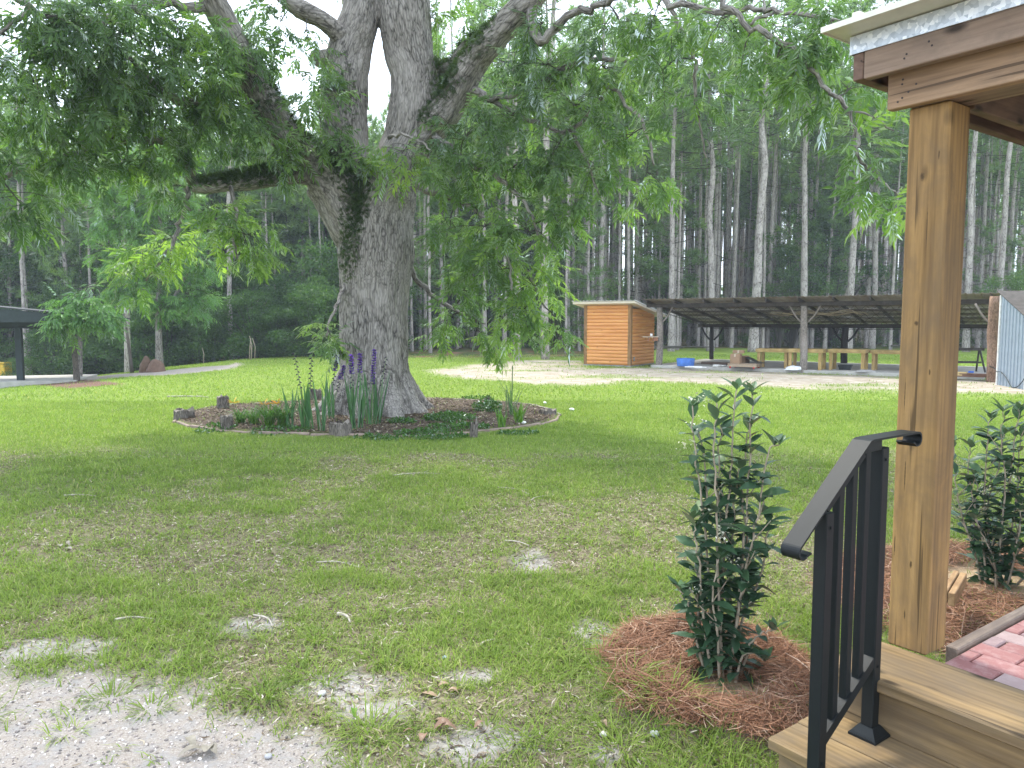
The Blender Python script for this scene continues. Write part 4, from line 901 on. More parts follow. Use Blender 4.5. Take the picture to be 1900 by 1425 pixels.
# moss: left side of the trunk, fork, tops of leaning limbs
def pxy(V):
    z = V[:, 2]-H; f = V[:, 1]*CP-z*SP; u = V[:, 1]*SP+z*CP; return 950+F*V[:, 0]/f, 712.5-F*u/f
X_, Y_ = pxy(V2); mo = np.zeros(nv)
for (cx, cy, rx, ry, s) in ((655, 450, 24, 90, .55), (648, 560, 22, 70, .5), (668, 370, 40, 50, .6), (620, 300, 50, 80, .5), (640, 200, 26, 80, .35), (480, 190, 60, 80, .45), (640, 650, 14, 60, .25), (640, 730, 26, 40, .35), (820, 150, 45, 90, .62), (450, 330, 110, 24, .5), (880, 80, 60, 70, .6)):
    mo = np.maximum(mo, s*np.exp(-(((X_-cx)/rx)**2+((Y_-cy)/ry)**2)*.8))
mo += .12*np.clip(N[:, 2], 0, 1)
at = me.attributes.new('bc', 'FLOAT_VECTOR', 'POINT'); at.data.foreach_set('vector', bc.astype(np.float32).ravel())
at = me.attributes.new('moss', 'FLOAT', 'POINT'); at.data.foreach_set('value', mo.astype(np.float32))
me.materials.clear(); me.materials.append(M['bark'])
pec = thing('pecan_tree', 'huge old pecan tree with forked grey trunk rising from the round flower bed', 'tree', (TB[0], TB[1], 0))
inv = (-TB[0], -TB[1], 0)
link('trunk', me, pec, inv)
# ferny growth on limbs
fV, fF = [], []
tf = []
for k in range(-3, 4):
    a = k*.38; L_ = 1-.05*k*k; tf.append(([0, 0, 0], [sin(a-.12)*L_*.55, cos(a-.12)*L_*.55, .18], [sin(a)*L_, cos(a)*L_, -.05], [sin(a+.12)*L_*.55, cos(a+.12)*L_*.55, .18]))
fT = np.array(tf).reshape(-1, 3); fQ = [[i*4, i*4+1, i*4+2, i*4+3] for i in range(7)]
fz = ((450, 325, 95, 26, 1500, .1), (655, 395, 22, 34, 500, .085), (665, 350, 32, 34, 600, .09), (625, 300, 30, 40, 450, .09), (650, 440, 16, 60, 350, .06), (640, 210, 18, 90, 260, .07), (560, 260, 50, 50, 450, .09), (835, 150, 30, 55, 700, .085), (890, 60, 30, 50, 500, .085), (800, 225, 26, 26, 250, .08), (500, 160, 40, 80, 300, .1))
for zi, (cx, cy, rx, ry, n, s) in enumerate(fz):
    w = np.exp(-(((X_-cx)/rx)**2+((Y_-cy)/ry)**2))*(.25+np.clip(N[:, 2]+.35, 0, 1)); 
    if zi in (4,): w = np.exp(-(((X_-cx)/rx)**2+((Y_-cy)/ry)**2))*(N[:, 1] < 0)
    w = w*(w > .12); w /= w.sum(); ii = rs.choice(nv, n, p=w); D = N[ii]+rs.randn(n, 3)*.55+[0, 0, .25 if zi != 4 else -.6]
    Ms = frame(D, rs.rand(n)*6.3); fV.append(inst(fT, V2[ii]+TB*[-1, -1, 0], Ms, s*(.6+.7*rs.rand(n)))); fF.append(n)
b = MB(); 
for v, n in zip(fV, fF): b.add(v, instf(fQ, n, 28), rnd=np.repeat(rs.rand(n), 28))
b.build('fern_growth', M['fern'], pec)
del V, N, V2, bc

# ---- thinner branches
BR = [
 [(358, 346, 11.5, 20), (342, 300, 11.3, 16), (300, 262, 11.0, 15), (236, 258, 10.8, 13), (196, 259, 10.6, 12), (149, 279, 10.3, 12), (79, 310, 10.0, 11), (0, 334, 9.7, 9), (-80, 345, 9.4, 7)],
 [(348, 350, 11.5, 10), (345, 392, 11.4, 9), (326, 436, 11.3, 8), (308, 475, 11.2, 6), (270, 520, 11.1, 4)],
 [(463, 150, 11.7, 26), (413, 173, 11.3, 20), (354, 186, 10.9, 18), (299, 168, 10.5, 16), (252, 115, 10.1, 13), (200, 80, 9.6, 9)],
 [(395, 20, 11, 20), (300, 10, 10.4, 17), (200, 40, 10, 15), (141, 35, 9.7, 14), (98, 37, 9.5, 14), (59, 18, 9.3, 13), (0, -30, 9, 10)],
 [(60, 20, 9.3, 10), (0, 60, 9.0, 6), (-60, 90, 8.8, 4)],
 [(985, 20, 11.6, 20), (1000, 79, 11.2, 17), (1039, 43, 11, 15), (1085, 18, 10.7, 13), (1134, 0, 10.4, 12), (1200, -20, 10, 11), (1236, 0, 9.6, 11), (1314, 22, 9.1, 11), (1360, 20, 8.8, 10), (1412, 16, 8.6, 9), (1471, 24, 8.3, 8), (1560, 40, 8, 6)],
 [(1300, -60, 8.9, 12), (1338, 0, 8.6, 11), (1393, 47, 8.3, 11), (1464, 86, 8.0, 10), (1507, 130, 7.8, 9), (1538, 169, 7.7, 8), (1566, 189, 7.6, 8), (1581, 232, 7.6, 7), (1593, 291, 7.6, 6), (1625, 330, 7.6, 5), (1668, 365, 7.7, 3)],
 [(1393, 44, 8.3, 6), (1420, 30, 8.4, 6), (1440, 22, 8.5, 5)],
 [(1236, 0, 9.6, 9), (1271, 67, 9.5, 8), (1291, 118, 9.4, 7), (1290, 177, 9.4, 6), (1299, 236, 9.4, 4), (1310, 290, 9.4, 3)],
 [(1569, 205, 7.6, 4), (1620, 215, 7.5, 4), (1660, 245, 7.5, 3)],
 [(868, 165, 12.3, 16), (930, 180, 12.0, 13), (1000, 150, 11.6, 11), (1100, 110, 11.2, 9), (1180, 120, 11, 6)],
 [(800, 240, 12.6, 14), (860, 300, 12.2, 11), (930, 330, 11.8, 9), (975, 380, 11.6, 7), (1000, 440, 11.5, 4)],
 [(775, 350, 12.6, 12), (840, 368, 12.4, 10), (900, 400, 12, 8), (940, 470, 11.8, 6), (950, 540, 11.7, 4)],
 [(900, 180, 12.2, 10), (980, 220, 11.8, 9), (1060, 240, 11.4, 8), (1130, 165, 11.0, 7), (1161, 193, 10.9, 7), (1196, 236, 10.8, 6), (1212, 306, 10.8, 4)],
 [(1060, 240, 11.4, 8), (1090, 300, 11.2, 6), (1110, 360, 11.1, 4)],
 [(420, 330, 11.8, 9), (440, 385, 11.6, 7), (432, 430, 11.5, 5), (440, 480, 11.5, 3)],
 [(640, 520, 12.7, 8), (628, 560, 12.2, 7), (612, 600, 11.9, 5), (606, 625, 11.8, 3)],
 [(760, 500, 13.2, 10), (800, 545, 13.3, 8), (850, 580, 13.3, 6), (900, 600, 13.2, 4)],
 [(950, 470, 12.4, 7), (985, 520, 12.3, 6), (1010, 570, 12.2, 4)],
 [(716, 255, 12.4, 7), (745, 250, 12.0, 6), (780, 262, 11.8, 5), (800, 280, 11.7, 3)],
 # above the frame, carrying the crown that shades the lawn
 [(735, -120, 13, 40), (900, -300, 12, 30), (1050, -450, 11, 20)], [(690, -150, 13.2, 30), (560, -350, 12, 22), (420, -500, 11, 14)],
 [(350, -110, 10.4, 24), (150, -250, 9, 16), (-50, -320, 8, 10)], [(1060, -80, 11.2, 22), (1200, -150, 9.5, 16), (1350, -250, 8.2, 10)],
]
b = MB(); n_b = 0
for rows in BR:
    P, r_ = limb(rows, 5); P = P+.03*rs.randn(*P.shape)*np.clip(r_/.05, .3, 1)[:, None]; P2 = P+TB*[-1, -1, 0]
    mb_ = MB(); V, q, t, bc_ = tube(P2, np.maximum(r_, .006), 8 if r_[0] > .05 else 6); mb_.add(V, q, t, bc=bc_, moss=.25); mb_.build('branch', M['bark'], pec, True)
    for p, c in zip(P, r_): skel.append((*p, c))
SK = np.array(skel)

# ---- compound leaves
def compound(nl=11, L=.30, ll=.10, lw=.033, droop=.5, seed=0):
    r_ = np.random.RandomState(seed); V = []; Q = []; pairs = nl//2
    def rach(s): return np.array([.02*sin(s*3), s*L*cos(droop*s*.8), -s*s*L*droop*.55])
    for i in range(nl):
        if i < nl-1: s = .30+.66*(i//2)/pairs; sd = -1 if i % 2 else 1; a = sd*(.95-.25*s)+r_.randn()*.12
        else: s = 1.0; a = r_.randn()*.1
        p = rach(s); l_ = ll*(.72+.4*s)*(.85+.3*r_.rand()); dp = .1+.6*r_.rand()
        d = np.array([sin(a), cos(a), 0])*cos(dp)+np.array([0, 0, -sin(dp)]); sdv = np.array([cos(a), -sin(a), 0.]); w = lw*(.8+.4*r_.rand())
        k = len(V); mid = p+d*l_*.42
        V += [p, mid+sdv*w*.5+[0, 0, .004], p+d*l_+[0, 0, -.012], mid-sdv*w*.5+[0, 0, .004]]; Q.append([k, k+1, k+2, k+3])
    # rachis
    k = len(V); 
    for s in (0, .5, 1): p = rach(s); V += [p-[.0015, 0, 0], p+[.0015, 0, 0]]
    Q += [[k, k+1, k+3, k+2], [k+2, k+3, k+5, k+4]]
    return np.array(V), np.array(Q)
CL = [compound(seed=s, nl=n, droop=d) for s, n, d in ((1, 11, .3), (2, 13, .6), (3, 9, .15), (4, 11, .8))]
CLo = [compound(seed=s, nl=7, droop=.8, ll=.17, lw=.06, L=.34) for s in (5, 6)]
def leafset(b, pos, dirs, sizes, base_rnd, temps, rv=.16):
    n = len(pos); which = rs.randint(len(temps), size=n)
    for k, (tV, tQ) in enumerate(temps):
        m = which == k; c = m.sum()
        if not c: continue
        Ms = frame(dirs[m], rs.randn(c)*.5); V = inst(tV, pos[m], Ms, sizes[m]); r1 = np.repeat(np.clip(base_rnd[m]+rv*rs.randn(c), 0, 1), len(tV))
        r1 = np.clip(r1+.05*rs.randn(len(r1)), 0, 1); b.add(V, instf(tQ, c, len(tV)), rnd=r1)
def foliage(bl_, bt, clusters, SK_, off, temps=CL, coarse=1.0, lsize=1.0, leaves=8, twl=.7, twr=.005):
    """clusters: (x,y,z, rx,ry,rz, twigs, tone)"""
    for (cx, cy, cz, rx, ry, rz, nt_, tone) in clusters:
        C_ = np.array([cx, cy, cz]); d = np.linalg.norm(SK_[:, :3]-C_, axis=1)-SK_[:, 3]*.5; A0 = SK_[np.argmin(d), :3]
        g_ = np.linalg.norm(C_-A0)
        if g_ > .15:
            mid = (A0+C_)/2+np.array([0, 0, .12*g_])+rs.randn(3)*.08*g_; P = spline([A0, mid, C_], 5); bt.tube(P+off, np.linspace(.008+.009*g_, .006, len(P)), 5, False)
        else: P = np.array([A0, C_])
        for k in range(nt_):
            e = rs.randn(3); e /= np.linalg.norm(e); e = e*(rs.rand()**.45); E_ = C_+e*[rx, ry, rz]
            s0 = P[rs.randint(len(P)//2, len(P))]; v = E_-s0; L_ = np.linalg.norm(v)+1e-6
            m2 = s0+v*.5+np.array([0, 0, .12*L_])+rs.randn(3)*.06*L_; T_ = spline([s0, m2, E_, E_+v/L_*.12-[0, 0, .08]], 3)
            if bt is not None: bt.tube(T_+off, np.linspace(twr, .0022, len(T_)), 4, False)
            n = leaves; si = np.clip(len(T_)-1-np.abs(rs.randn(n))*len(T_)*.35, 0, len(T_)-1.01); i0 = si.astype(int); f_ = (si-i0)[:, None]
            pos = T_[i0]*(1-f_)+T_[i0+1]*f_; tg = T_[-1]-T_[-3]; tg /= np.linalg.norm(tg)+1e-9
            dr = tg*.7+rs.randn(n, 3)*.8; dr[:, 2] = dr[:, 2]*.6-.18
            leafset(bl_, pos+off, dr, lsize*(.75+.5*rs.rand(n)), np.full(n, tone+.13*rs.randn()), temps)
def pc(px, py, Y, rpx, rpy, nt_, tone=.45, ry=None):
    p = atY(px, py, Y); return (*p, rpx*Y/F, ry or (rpx+rpy)*.5*Y/F, rpy*Y/F, nt_, tone)
CLU = []
def add(*a, **k): CLU.append(pc(*a, **k))
# left canopy
for (px, py, Y, rx, ry_, n, tone) in (
 (70, 50, 9.3, 85, 60, 34, .3), (200, 60, 9.8, 90, 70, 40, .4), (330, 60, 10.5, 80, 70, 38, .4), (420, 110, 11, 60, 70, 26, .4), (60, 150, 9.4, 80, 60, 28, .35), (170, 150, 9.8, 90, 60, 36, .5), (290, 150, 10.4, 90, 55, 32, .4),
 (390, 200, 11, 70, 50, 24, .35), (470, 215, 11.6, 60, 60, 26, .4), (530, 270, 12.0, 45, 45, 14, .5), (470, 120, 11.6, 40, 60, 12, .4), (90, 235, 9.8, 90, 40, 22, .45), (210, 225, 10.5, 80, 40, 20, .5), (310, 225, 10.9, 60, 30, 16, .5),
 (40, 380, 9.6, 60, 36, 14, .35), (20, 300, 9.6, 40, 50, 9, .35), (100, 300, 10, 60, 30, 10, .5), (270, 320, 11, 50, 36, 11, .65), (230, 300, 10.7, 30, 30, 6, .6), (320, 345, 11.3, 34, 40, 9, .6), (455, 435, 11.5, 46, 50, 22, .6), (420, 385, 11.5, 36, 30, 10, .6),
 (600, 210, 11.8, 50, 45, 13, .4), (640, 290, 12.0, 36, 34, 9, .4), (590, 170, 12.2, 30, 36, 6, .4), (520, 40, 12, 60, 44, 11, .35), (570, 70, 12, 40, 40, 7, .35), (320, 440, 11.3, 30, 50, 9, .7), (270, 500, 11.1, 40, 50, 10, .7),
 (613, 622, 11.8, 26, 22, 9, .75), (-60, 100, 9, 90, 120, 24, .4), (-70, 280, 9.2, 70, 80, 12, .4)):
    add(px, py, Y, rx, ry_, n, tone)
# right canopy
for (px, py, Y, rx, ry_, n, tone) in (
 (870, 250, 12, 60, 50, 18, .35), (940, 220, 11.8, 60, 50, 22, .3), (1010, 120, 11.4, 70, 60, 30, .3), (1060, 190, 11.3, 60, 60, 26, .35), (950, 310, 11.8, 70, 55, 28, .35), (870, 330, 12.1, 60, 45, 20, .4), (1020, 290, 11.5, 60, 60, 22, .45), (1110, 310, 11.2, 50, 60, 18, .55),
 (1160, 260, 11, 50, 50, 13, .55), (1200, 320, 10.8, 36, 28, 9, .65), (900, 420, 12, 75, 45, 26, .4), (980, 430, 11.6, 60, 50, 20, .45), (835, 430, 12.6, 46, 50, 14, .45), (1030, 400, 11.4, 50, 40, 10, .5), (930, 500, 11.9, 60, 46, 18, .45), (860, 520, 12.8, 60, 46, 16, .4),
 (990, 530, 12.2, 56, 40, 20, .45), (960, 590, 12.2, 46, 30, 15, .55), (1030, 610, 12.2, 22, 34, 6, .6), (830, 600, 13.2, 48, 34, 13, .5), (880, 625, 13.2, 46, 22, 9, .75), (1150, 60, 10.6, 80, 50, 20, .35), (1110, 130, 11, 60, 40, 12, .4), (1230, 130, 9.6, 44, 60, 11, .45), (1210, 40, 9.8, 60, 44, 12, .4),
 (1330, 50, 8.8, 70, 36, 12, .4), (1440, 50, 8.4, 60, 34, 11, .4), (1530, 60, 8.0, 60, 44, 15, .35), (1300, 180, 9.4, 22, 60, 5, .4), (1500, 150, 7.9, 46, 30, 7, .5), (1580, 160, 7.8, 40, 40, 8, .45), (1590, 275, 7.6, 34, 28, 6, .7), (1625, 330, 7.6, 24, 16, 4, .7), (1665, 372, 7.7, 18, 8, 2, .9), (1440, 120, 8.1, 40, 24, 4, .5), (1380, 110, 8.3, 30, 24, 3, .5),
 (745, 285, 11.8, 46, 26, 10, .6), (790, 300, 11.7, 30, 20, 5, .5), (860, 60, 12.5, 30, 40, 8, .5), (820, 40, 13, 24, 40, 5, .5), (1010, 40, 11.2, 40, 40, 10, .4)):
    add(px, py, Y, rx, ry_, n, tone)
bl_ = MB(); bt = MB(); off = TB*[-1, -1, 0]
CLU = [c[:6]+(max(2, int(c[6]*.5)), c[7]) if c[1] < 8.6 and c[0] > 0 else (c[0], c[1], c[2], c[3]*1.25, c[4]*1.3, c[5]*1.2, max(2, int(c[6]*.6)), c[7]+.02+.14*rs.randn()) for c in CLU]
foliage(bl_, bt, CLU, SK, off, lsize=1.12)
# the crown above the frame that shades the lawn (larger, sparser sprays)
HI = []
for k in range(40):
    a = rs.rand()*2*pi; r_ = 8.8*sqrt(rs.rand()); x = TB[0]+r_*cos(a)*1.05+.8; y = 11.6+r_*sin(a)*.95; el = (y*.45+H)+.6
    z = max(el, 6.2)+rs.rand()*5
    if x > 3.5 and y < 5: continue
    HI.append((x, y, z, 1.9, 1.9, 1.2, 7, .4))
foliage(bl_, bt, HI, SK, off, lsize=2.0, leaves=7)
bl_.build('crown', M['pecan'], pec); bt.build('twigs', M['twig'], pec)['kind'] = 'stuff'
# a thin vine scar line across the trunk is left to the bark
# ------------------------------------------------------------------ lighter young pecans
def young(name, px, py, Y, rows, clus, label, group=None, temps=CL, ls=1.5):
    base = gp(px, py); base = np.array([ray(px, py)[0]*Y/ray(px, py)[1], Y, 0]); base[2] = float(terrain(base[0], base[1]))
    t = thing(name, label, 'tree', tuple(base), 0, group); o_ = -base
    sk = []; b = MB()
    for r_ in rows:
        P, q_ = limb(r_, 4); V, q, tt, bc_ = tube(P+o_, q_, 10); b.add(V, q, tt, bc=bc_, moss=.0); sk += [(*p, c) for p, c in zip(P, q_)]
    b.build('trunk', M['bark'], t, True); bl_ = MB(); bt = MB()
    foliage(bl_, bt, [pc(*(c[:5]+(int(c[5]*1.35), c[6]+.12))) for c in clus], np.array(sk), o_, temps, lsize=ls, leaves=8, twr=.01)
    bt.build('twigs', M['twig'], t)['kind'] = 'stuff'; bl_.build('crown', M['pecan_light'], t)
    return t
zt_ = gp(296, 686); Yt = zt_[1]
young('young_pecan', 296, 686, Yt, [[(296, 692, Yt, 17), (295, 640, Yt, 12), (294, 585, Yt, 11), (296, 520, Yt, 9), (300, 440, Yt, 7), (290, 360, Yt, 5), (285, 300, Yt, 3)], [(294, 590, Yt, 7), (330, 540, Yt, 6), (360, 480, Yt, 4)], [(294, 560, Yt, 7), (250, 520, Yt, 5), (220, 480, Yt, 4)], [(298, 480, Yt, 5), (350, 420, Yt, 3)], [(298, 440, Yt, 5), (240, 400, Yt, 3)]],
 [(300, 560, Yt, 50, 26, 16, .5), (360, 550, Yt, 45, 34, 18, .5), (240, 535, Yt, 50, 30, 16, .45), (300, 500, Yt, 60, 34, 20, .45), (370, 490, Yt, 40, 34, 14, .5), (220, 480, Yt, 45, 34, 16, .5), (290, 440, Yt, 60, 36, 20, .6), (350, 430, Yt, 40, 34, 12, .6), (210, 420, Yt, 50, 34, 16, .6), (270, 380, Yt, 60, 34, 20, .7), (200, 360, Yt, 44, 30, 12, .7), (330, 370, Yt, 46, 34, 14, .7), (250, 320, Yt, 60, 30, 16, .8), (180, 330, Yt, 36, 22, 8, .8), (320, 310, Yt, 40, 24, 9, .75), (270, 280, Yt, 40, 20, 8, .8)],
 'young pecan tree with pale smooth trunk and light green crown left of the big trunk')
zt_ = gp(150, 706); Yt = zt_[1]+1.5
young('young_pecan', 148, 702, Yt, [[(149, 705, Yt, 8), (149, 640, Yt, 7), (150, 580, Yt, 5)]], [(150, 560, Yt-2.2, 40, 20, 12, .5), (120, 585, Yt-2.2, 26, 26, 9, .6), (175, 580, Yt-2.2, 34, 18, 9, .5), (140, 598, Yt-2.2, 30, 16, 7, .6), (195, 592, Yt-2.2, 18, 12, 4, .5)],
 'small leafy young tree behind the brown log post of the left pavilion')

# ================================================================== PINE FOREST
def pine_proto(k, Hh=24, cb=.5, near=False):
    r_ = np.random.RandomState(100+k); t = thing('pine_tree', 'pine', 'pine tree')
    P = np.array([[.35*sin(z*.13+k)*z/Hh+.1*r_.randn()*z/Hh, .3*cos(z*.11+k*2)*z/Hh-.3*z/Hh*cos(k*2), z] for z in np.linspace(-.3, Hh, 11)])
    rad = np.interp(np.linspace(-.3, Hh, 11), [-.3, .2, 1, Hh*.5, Hh], [.19, .16, .14, .105, .02]); P = spline(np.hstack([P, rad[:, None]]), 3)
    b = MB(); V, q, tt, bc = tube(P[:, :3], P[:, 3], 12); n = fbm(V*[5, 5, 1.5], 3, k)-.5; V = V+n[:, None]*.035; b.add(V, q, tt, bc=bc); b.build('trunk', M['pinebark'], t, True)
    b = MB(); nb = MB(); f = lambda z: np.array([np.interp(z, P[:, 2], P[:, i]) for i in range(3)])
    # dead stubs and bare lower branches
    for j in range(26):
        z = 2+r_.rand()*(Hh*cb); a = r_.rand()*6.28; L_ = .3+1.3*r_.rand()**2; p = f(z); d = np.array([cos(a), sin(a), r_.randn()*.25])
        b.tube(spline([p, p+d*L_*.5+[0, 0, -.04], p+d*L_+[0, 0, .1*r_.randn()]], 2), np.linspace(.018, .005, 5), 4, False)
    # needle tufts
    q8 = []
    for j in range(9):
        a = j*2.4; el = .3+.9*((j*.37) % 1); d = np.array([cos(a)*sin(el), cos(el), sin(a)*sin(el)]); s = np.cross(d, [.3, .2, 1]); s /= np.linalg.norm(s); q8 += [-s*.05, s*.05, d+s*.03, d-s*.03]
    tT = np.array(q8); tQ = [[i*4, i*4+1, i*4+2, i*4+3] for i in range(9)]
    pos, dirs = [], []
    nw = 17
    for w in range(nw):
        u = w/(nw-1); z = Hh*(cb+(1-cb)*u)*.985; Lm = (2.7*(1-u)**.8+.35)*(.75+.4*r_.rand())*(.55+.45*min(1, u*4+.3))
        for j in range(r_.randint(3, 5)):
            a = r_.rand()*6.28; L_ = Lm*(.6+.5*r_.rand()); p = f(z+r_.randn()*.2); up = .15+.5*u
            Q_ = spline([p, p+np.array([cos(a), sin(a), up*.4])*L_*.5, p+np.array([cos(a), sin(a), up])*L_], 3); b.tube(Q_, np.linspace(.022, .008, len(Q_)), 4, False)
            m = int(3+4*L_)
            for i in range(m):
                s = .35+.65*(i+1)/m; c = p+(Q_[-1]-p)*s+r_.randn(3)*.16*L_*s*[1, 1, .6]; pos.append(c); dirs.append([cos(a)+r_.randn()*.6, sin(a)+r_.randn()*.6, .5+r_.randn()*.4])
    pos = np.array(pos); dirs = np.array(dirs); n = len(pos)
    Ms = frame(dirs, r_.rand(n)*6.28); tone = np.clip(.45+.18*r_.randn(n), 0, 1); nb.add(inst(tT, pos, Ms, .30+.14*r_.rand(n)), instf(tQ, n, len(tT)), rnd=np.repeat(tone, len(tT)))
    nb.build('crown', M['needle'], t); b.build('branches', M['pinebark'] if False else M['twig'], t)['kind'] = 'stuff'
    return t
protos = [pine_proto(k, Hh, cb) for k, (Hh, cb) in enumerate(((20, .62), (19, .56), (21, .66), (18.5, .52), (20, .6)))]
low = [pine_proto(k+10, Hh, cb) for k, (Hh, cb) in enumerate(((13, .18), (10, .12), (15, .25)))]
used = set()
def plant(pool, x, y, sc, label, group, z=None, fat=1.0):
    i = rs.randint(len(pool)); p = pool[i]; z = float(terrain(x, y))-.05 if z is None else z
    if id(p) not in used:
        used.add(id(p)); p.location = (x, y, z); p.rotation_euler = (0, 0, rs.rand()*6.3); p.scale = (sc*fat, sc*fat, sc); p['label'] = label; p['group'] = group; return p
    r = dup(p, (x, y, z), rs.rand()*6.3, sc, label, group); r.scale = (sc*fat, sc*fat, sc)
    return r
taken = []
def free(x, y, d): 
    for a, c in taken:
        if (a-x)**2+(c-y)**2 < d*d: return False
    return True
def gx(px, Y): return (px-950)/F*Y
# single pines one can point to
for (px, py, Y, sc, lab) in ((960, 668, 31, .95, 'slim grey pine trunk standing at the edge of the sand yard, left of its twin'), (1012, 668, 31.5, 1.0, 'grey pine trunk at the forest edge just left of the orange cabin'),
    (430, 655, 36, 1.15, 'tall straight grey pine trunk between the young pecan and the big trunk'), (237, 690, 31, 1.15, 'thick dark pine trunk left of the young pecan, with a split pale base'), (1397, 655, 40, 1.75, 'thickest pale pine trunk rising behind the roof of the open shed'), (1318, 655, 41, 1.3, 'pale pine trunk rising behind the dark rear post of the open shed'),
    (1490, 655, 42, 1.35, 'straight pine trunk behind the middle log post of the open shed'), (1572, 655, 42, 1.45, 'pale pine trunk just left of the porch post'), (1617, 655, 44, 1.2, 'slim pine trunk between the last pale trunk and the porch post'), (1245, 655, 40, 1.2, 'pine trunk just right of the pale log post by the cabin'),
    (1112, 655, 42, 1.1, 'pine trunk rising directly behind the white roof of the orange cabin'), (1792, 655, 40, 1.2, 'pine trunk seen just right of the porch post'), (1850, 655, 42, 1.25, 'pine trunk behind the thick reddish log post')):
    x = gx(px, Y); pool = [p for p in protos]; plant(pool, x, Y, (.72 if px < 760 else .95)+.1*rs.rand(), lab, None, fat=sc*.95); taken.append((x, Y))
cnt = 0; tries = 0
def edge(x, y): 
    px = 950+F*x/y
    if px < 120: return 38
    if px < 620: return 38
    if px < 1060: return 36
    return 41.5
while cnt < 252 and tries < 9000:
    tries += 1; y = 36+(rs.rand()**.9)*24; x = (rs.rand()*2-1)*(y*.70+1.5); px = 950+F*x/y
    if y < edge(x, y) or not free(x, y, 1.45): continue
    taken.append((x, y)); cnt += 1
    if px < 620: lab, gr_ = 'dark slender pine in the dense wood left of the big trunk', 'pines in the wood on the left'
    elif px < 1060: lab, gr_ = 'slender pine in the wood between the big trunk and the orange cabin', 'pines in the wood behind the big tree'
    elif px < 1700: lab, gr_ = 'tall thin grey pine trunk in the stand behind the open shed', 'pines in the stand behind the open shed'
    else: lab, gr_ = 'tall thin pine in the stand seen right of the porch post', 'pines right of the porch post'
    plant(protos, x, y, (.58+.22*rs.rand()) if px < 760 else .76+.26*rs.rand(), lab, gr_, fat=.55+.38*rs.rand())
# low branched younger pines among them
for (px, Y, sc) in ((1490, 46, 1.0), (1530, 44, .8), (1250, 44, .9), (1180, 46, .9), (1290, 50, 1.0), (1090, 40, .65), (1075, 41, .5), (700, 40, .9), (820, 42, .9), (760, 44, 1.0), (500, 40, .9), (560, 42, .9), (380, 41, 1.0), (330, 43, .9), (130, 40, .9), (60, 42, 1.0), (180, 44, 1.1), (20, 41, .8), (640, 46, 1.1), (450, 47, 1.2), (920, 45, 1.0), (1010, 47, 1.0), (1830, 46, .8), (1890, 44, .7), (1640, 48, .8), (250, 48, 1.2), (-40, 40, 1), (100, 50, 1.2), (1420, 52, 1.0)):
    x = gx(px, Y)
    if px < 700: lab, gr_ = 'bushy young pine with low green branches in the wood left of the big trunk', 'young pines in the wood on the left'
    else: lab, gr_ = 'bushy young pine with low green branches among the tall trunks on the right', 'young pines on the right'
    plant(low, x, Y, sc, lab, gr_)

# the rest of the stand, farther back, as one mass
fb = MB(); fn = MB(); P5 = []
for k in range(1500):
    y = 45+rs.rand()**.9*52; x = (rs.rand()*2-1)*y*.72; px = 950+F*x/y; h = (11+4*rs.rand()) if px < 760 else 15+7*rs.rand(); bx, by = rs.randn(2)*.3
    P = spline([[x, y, -1], [x+bx*.4, y+by*.3, h*.5], [x+bx, y+by, h]], 3); V, q, tt, bc = tube(P, np.linspace(.155, .04, len(P))*(.7+.5*rs.rand()), 6, False); fb.add(V, q, tt, bc=bc); P5.append((x+bx, y+by, h))
o = fb.build('distant_pine_trunks', M['pinebark'], None, True); tag(o, 'far mass of thin pine trunks at the back of the wood', 'pine wood', kind='stuff')
P5 = np.array(P5); n = len(P5)*17; ii = rs.randint(len(P5), size=n); pos = P5[ii]; u = rs.rand(n); an = rs.rand(n)*6.28; rad = (1.9*(1-u)+.3)*np.sqrt(rs.rand(n)); pos = pos+np.stack([rad*np.cos(an), rad*np.sin(an), -(1-u)*pos[:, 2]*.36], 1)
q8 = []
for j in range(6):
    a = j*2.4; el = .4+.9*((j*.37) % 1); d = np.array([cos(a)*sin(el), cos(el), sin(a)*sin(el)]); s = np.cross(d, [.3, .2, 1]); s /= np.linalg.norm(s); q8 += [-s*.08, s*.08, d+s*.05, d-s*.05]
tT = np.array(q8); fn.add(inst(tT, pos, frame(rs.randn(n, 3)+[0, 0, .5]), .45*(.7+.6*rs.rand(n))), instf([[i*4, i*4+1, i*4+2, i*4+3] for i in range(6)], n, 24), rnd=np.repeat(rs.rand(n), 24))
for s_ in range(70):
    y = 96+rs.rand()*12; x = (rs.rand()*2-1)*y*.74; h = 3.5+5*rs.rand(); m = 260; e = rs.randn(m, 3); e /= np.linalg.norm(e, axis=1)[:, None]; e *= (rs.rand(m)**.4)[:, None]*[3.4, 2, h*.6]; fn.add(inst(tT, e+[x, y, h*.45], frame(rs.randn(m, 3)+[0, 0, .3]), .8*(.7+.6*rs.rand(m))), instf([[i*4, i*4+1, i*4+2, i*4+3] for i in range(6)], m, 24), rnd=np.repeat(.3+rs.rand(m)*.6, 24))
o = fn.build('distant_pine_foliage', M['needle']); tag(o, 'far mass of pine foliage at the back of the wood', 'pine wood', kind='stuff')

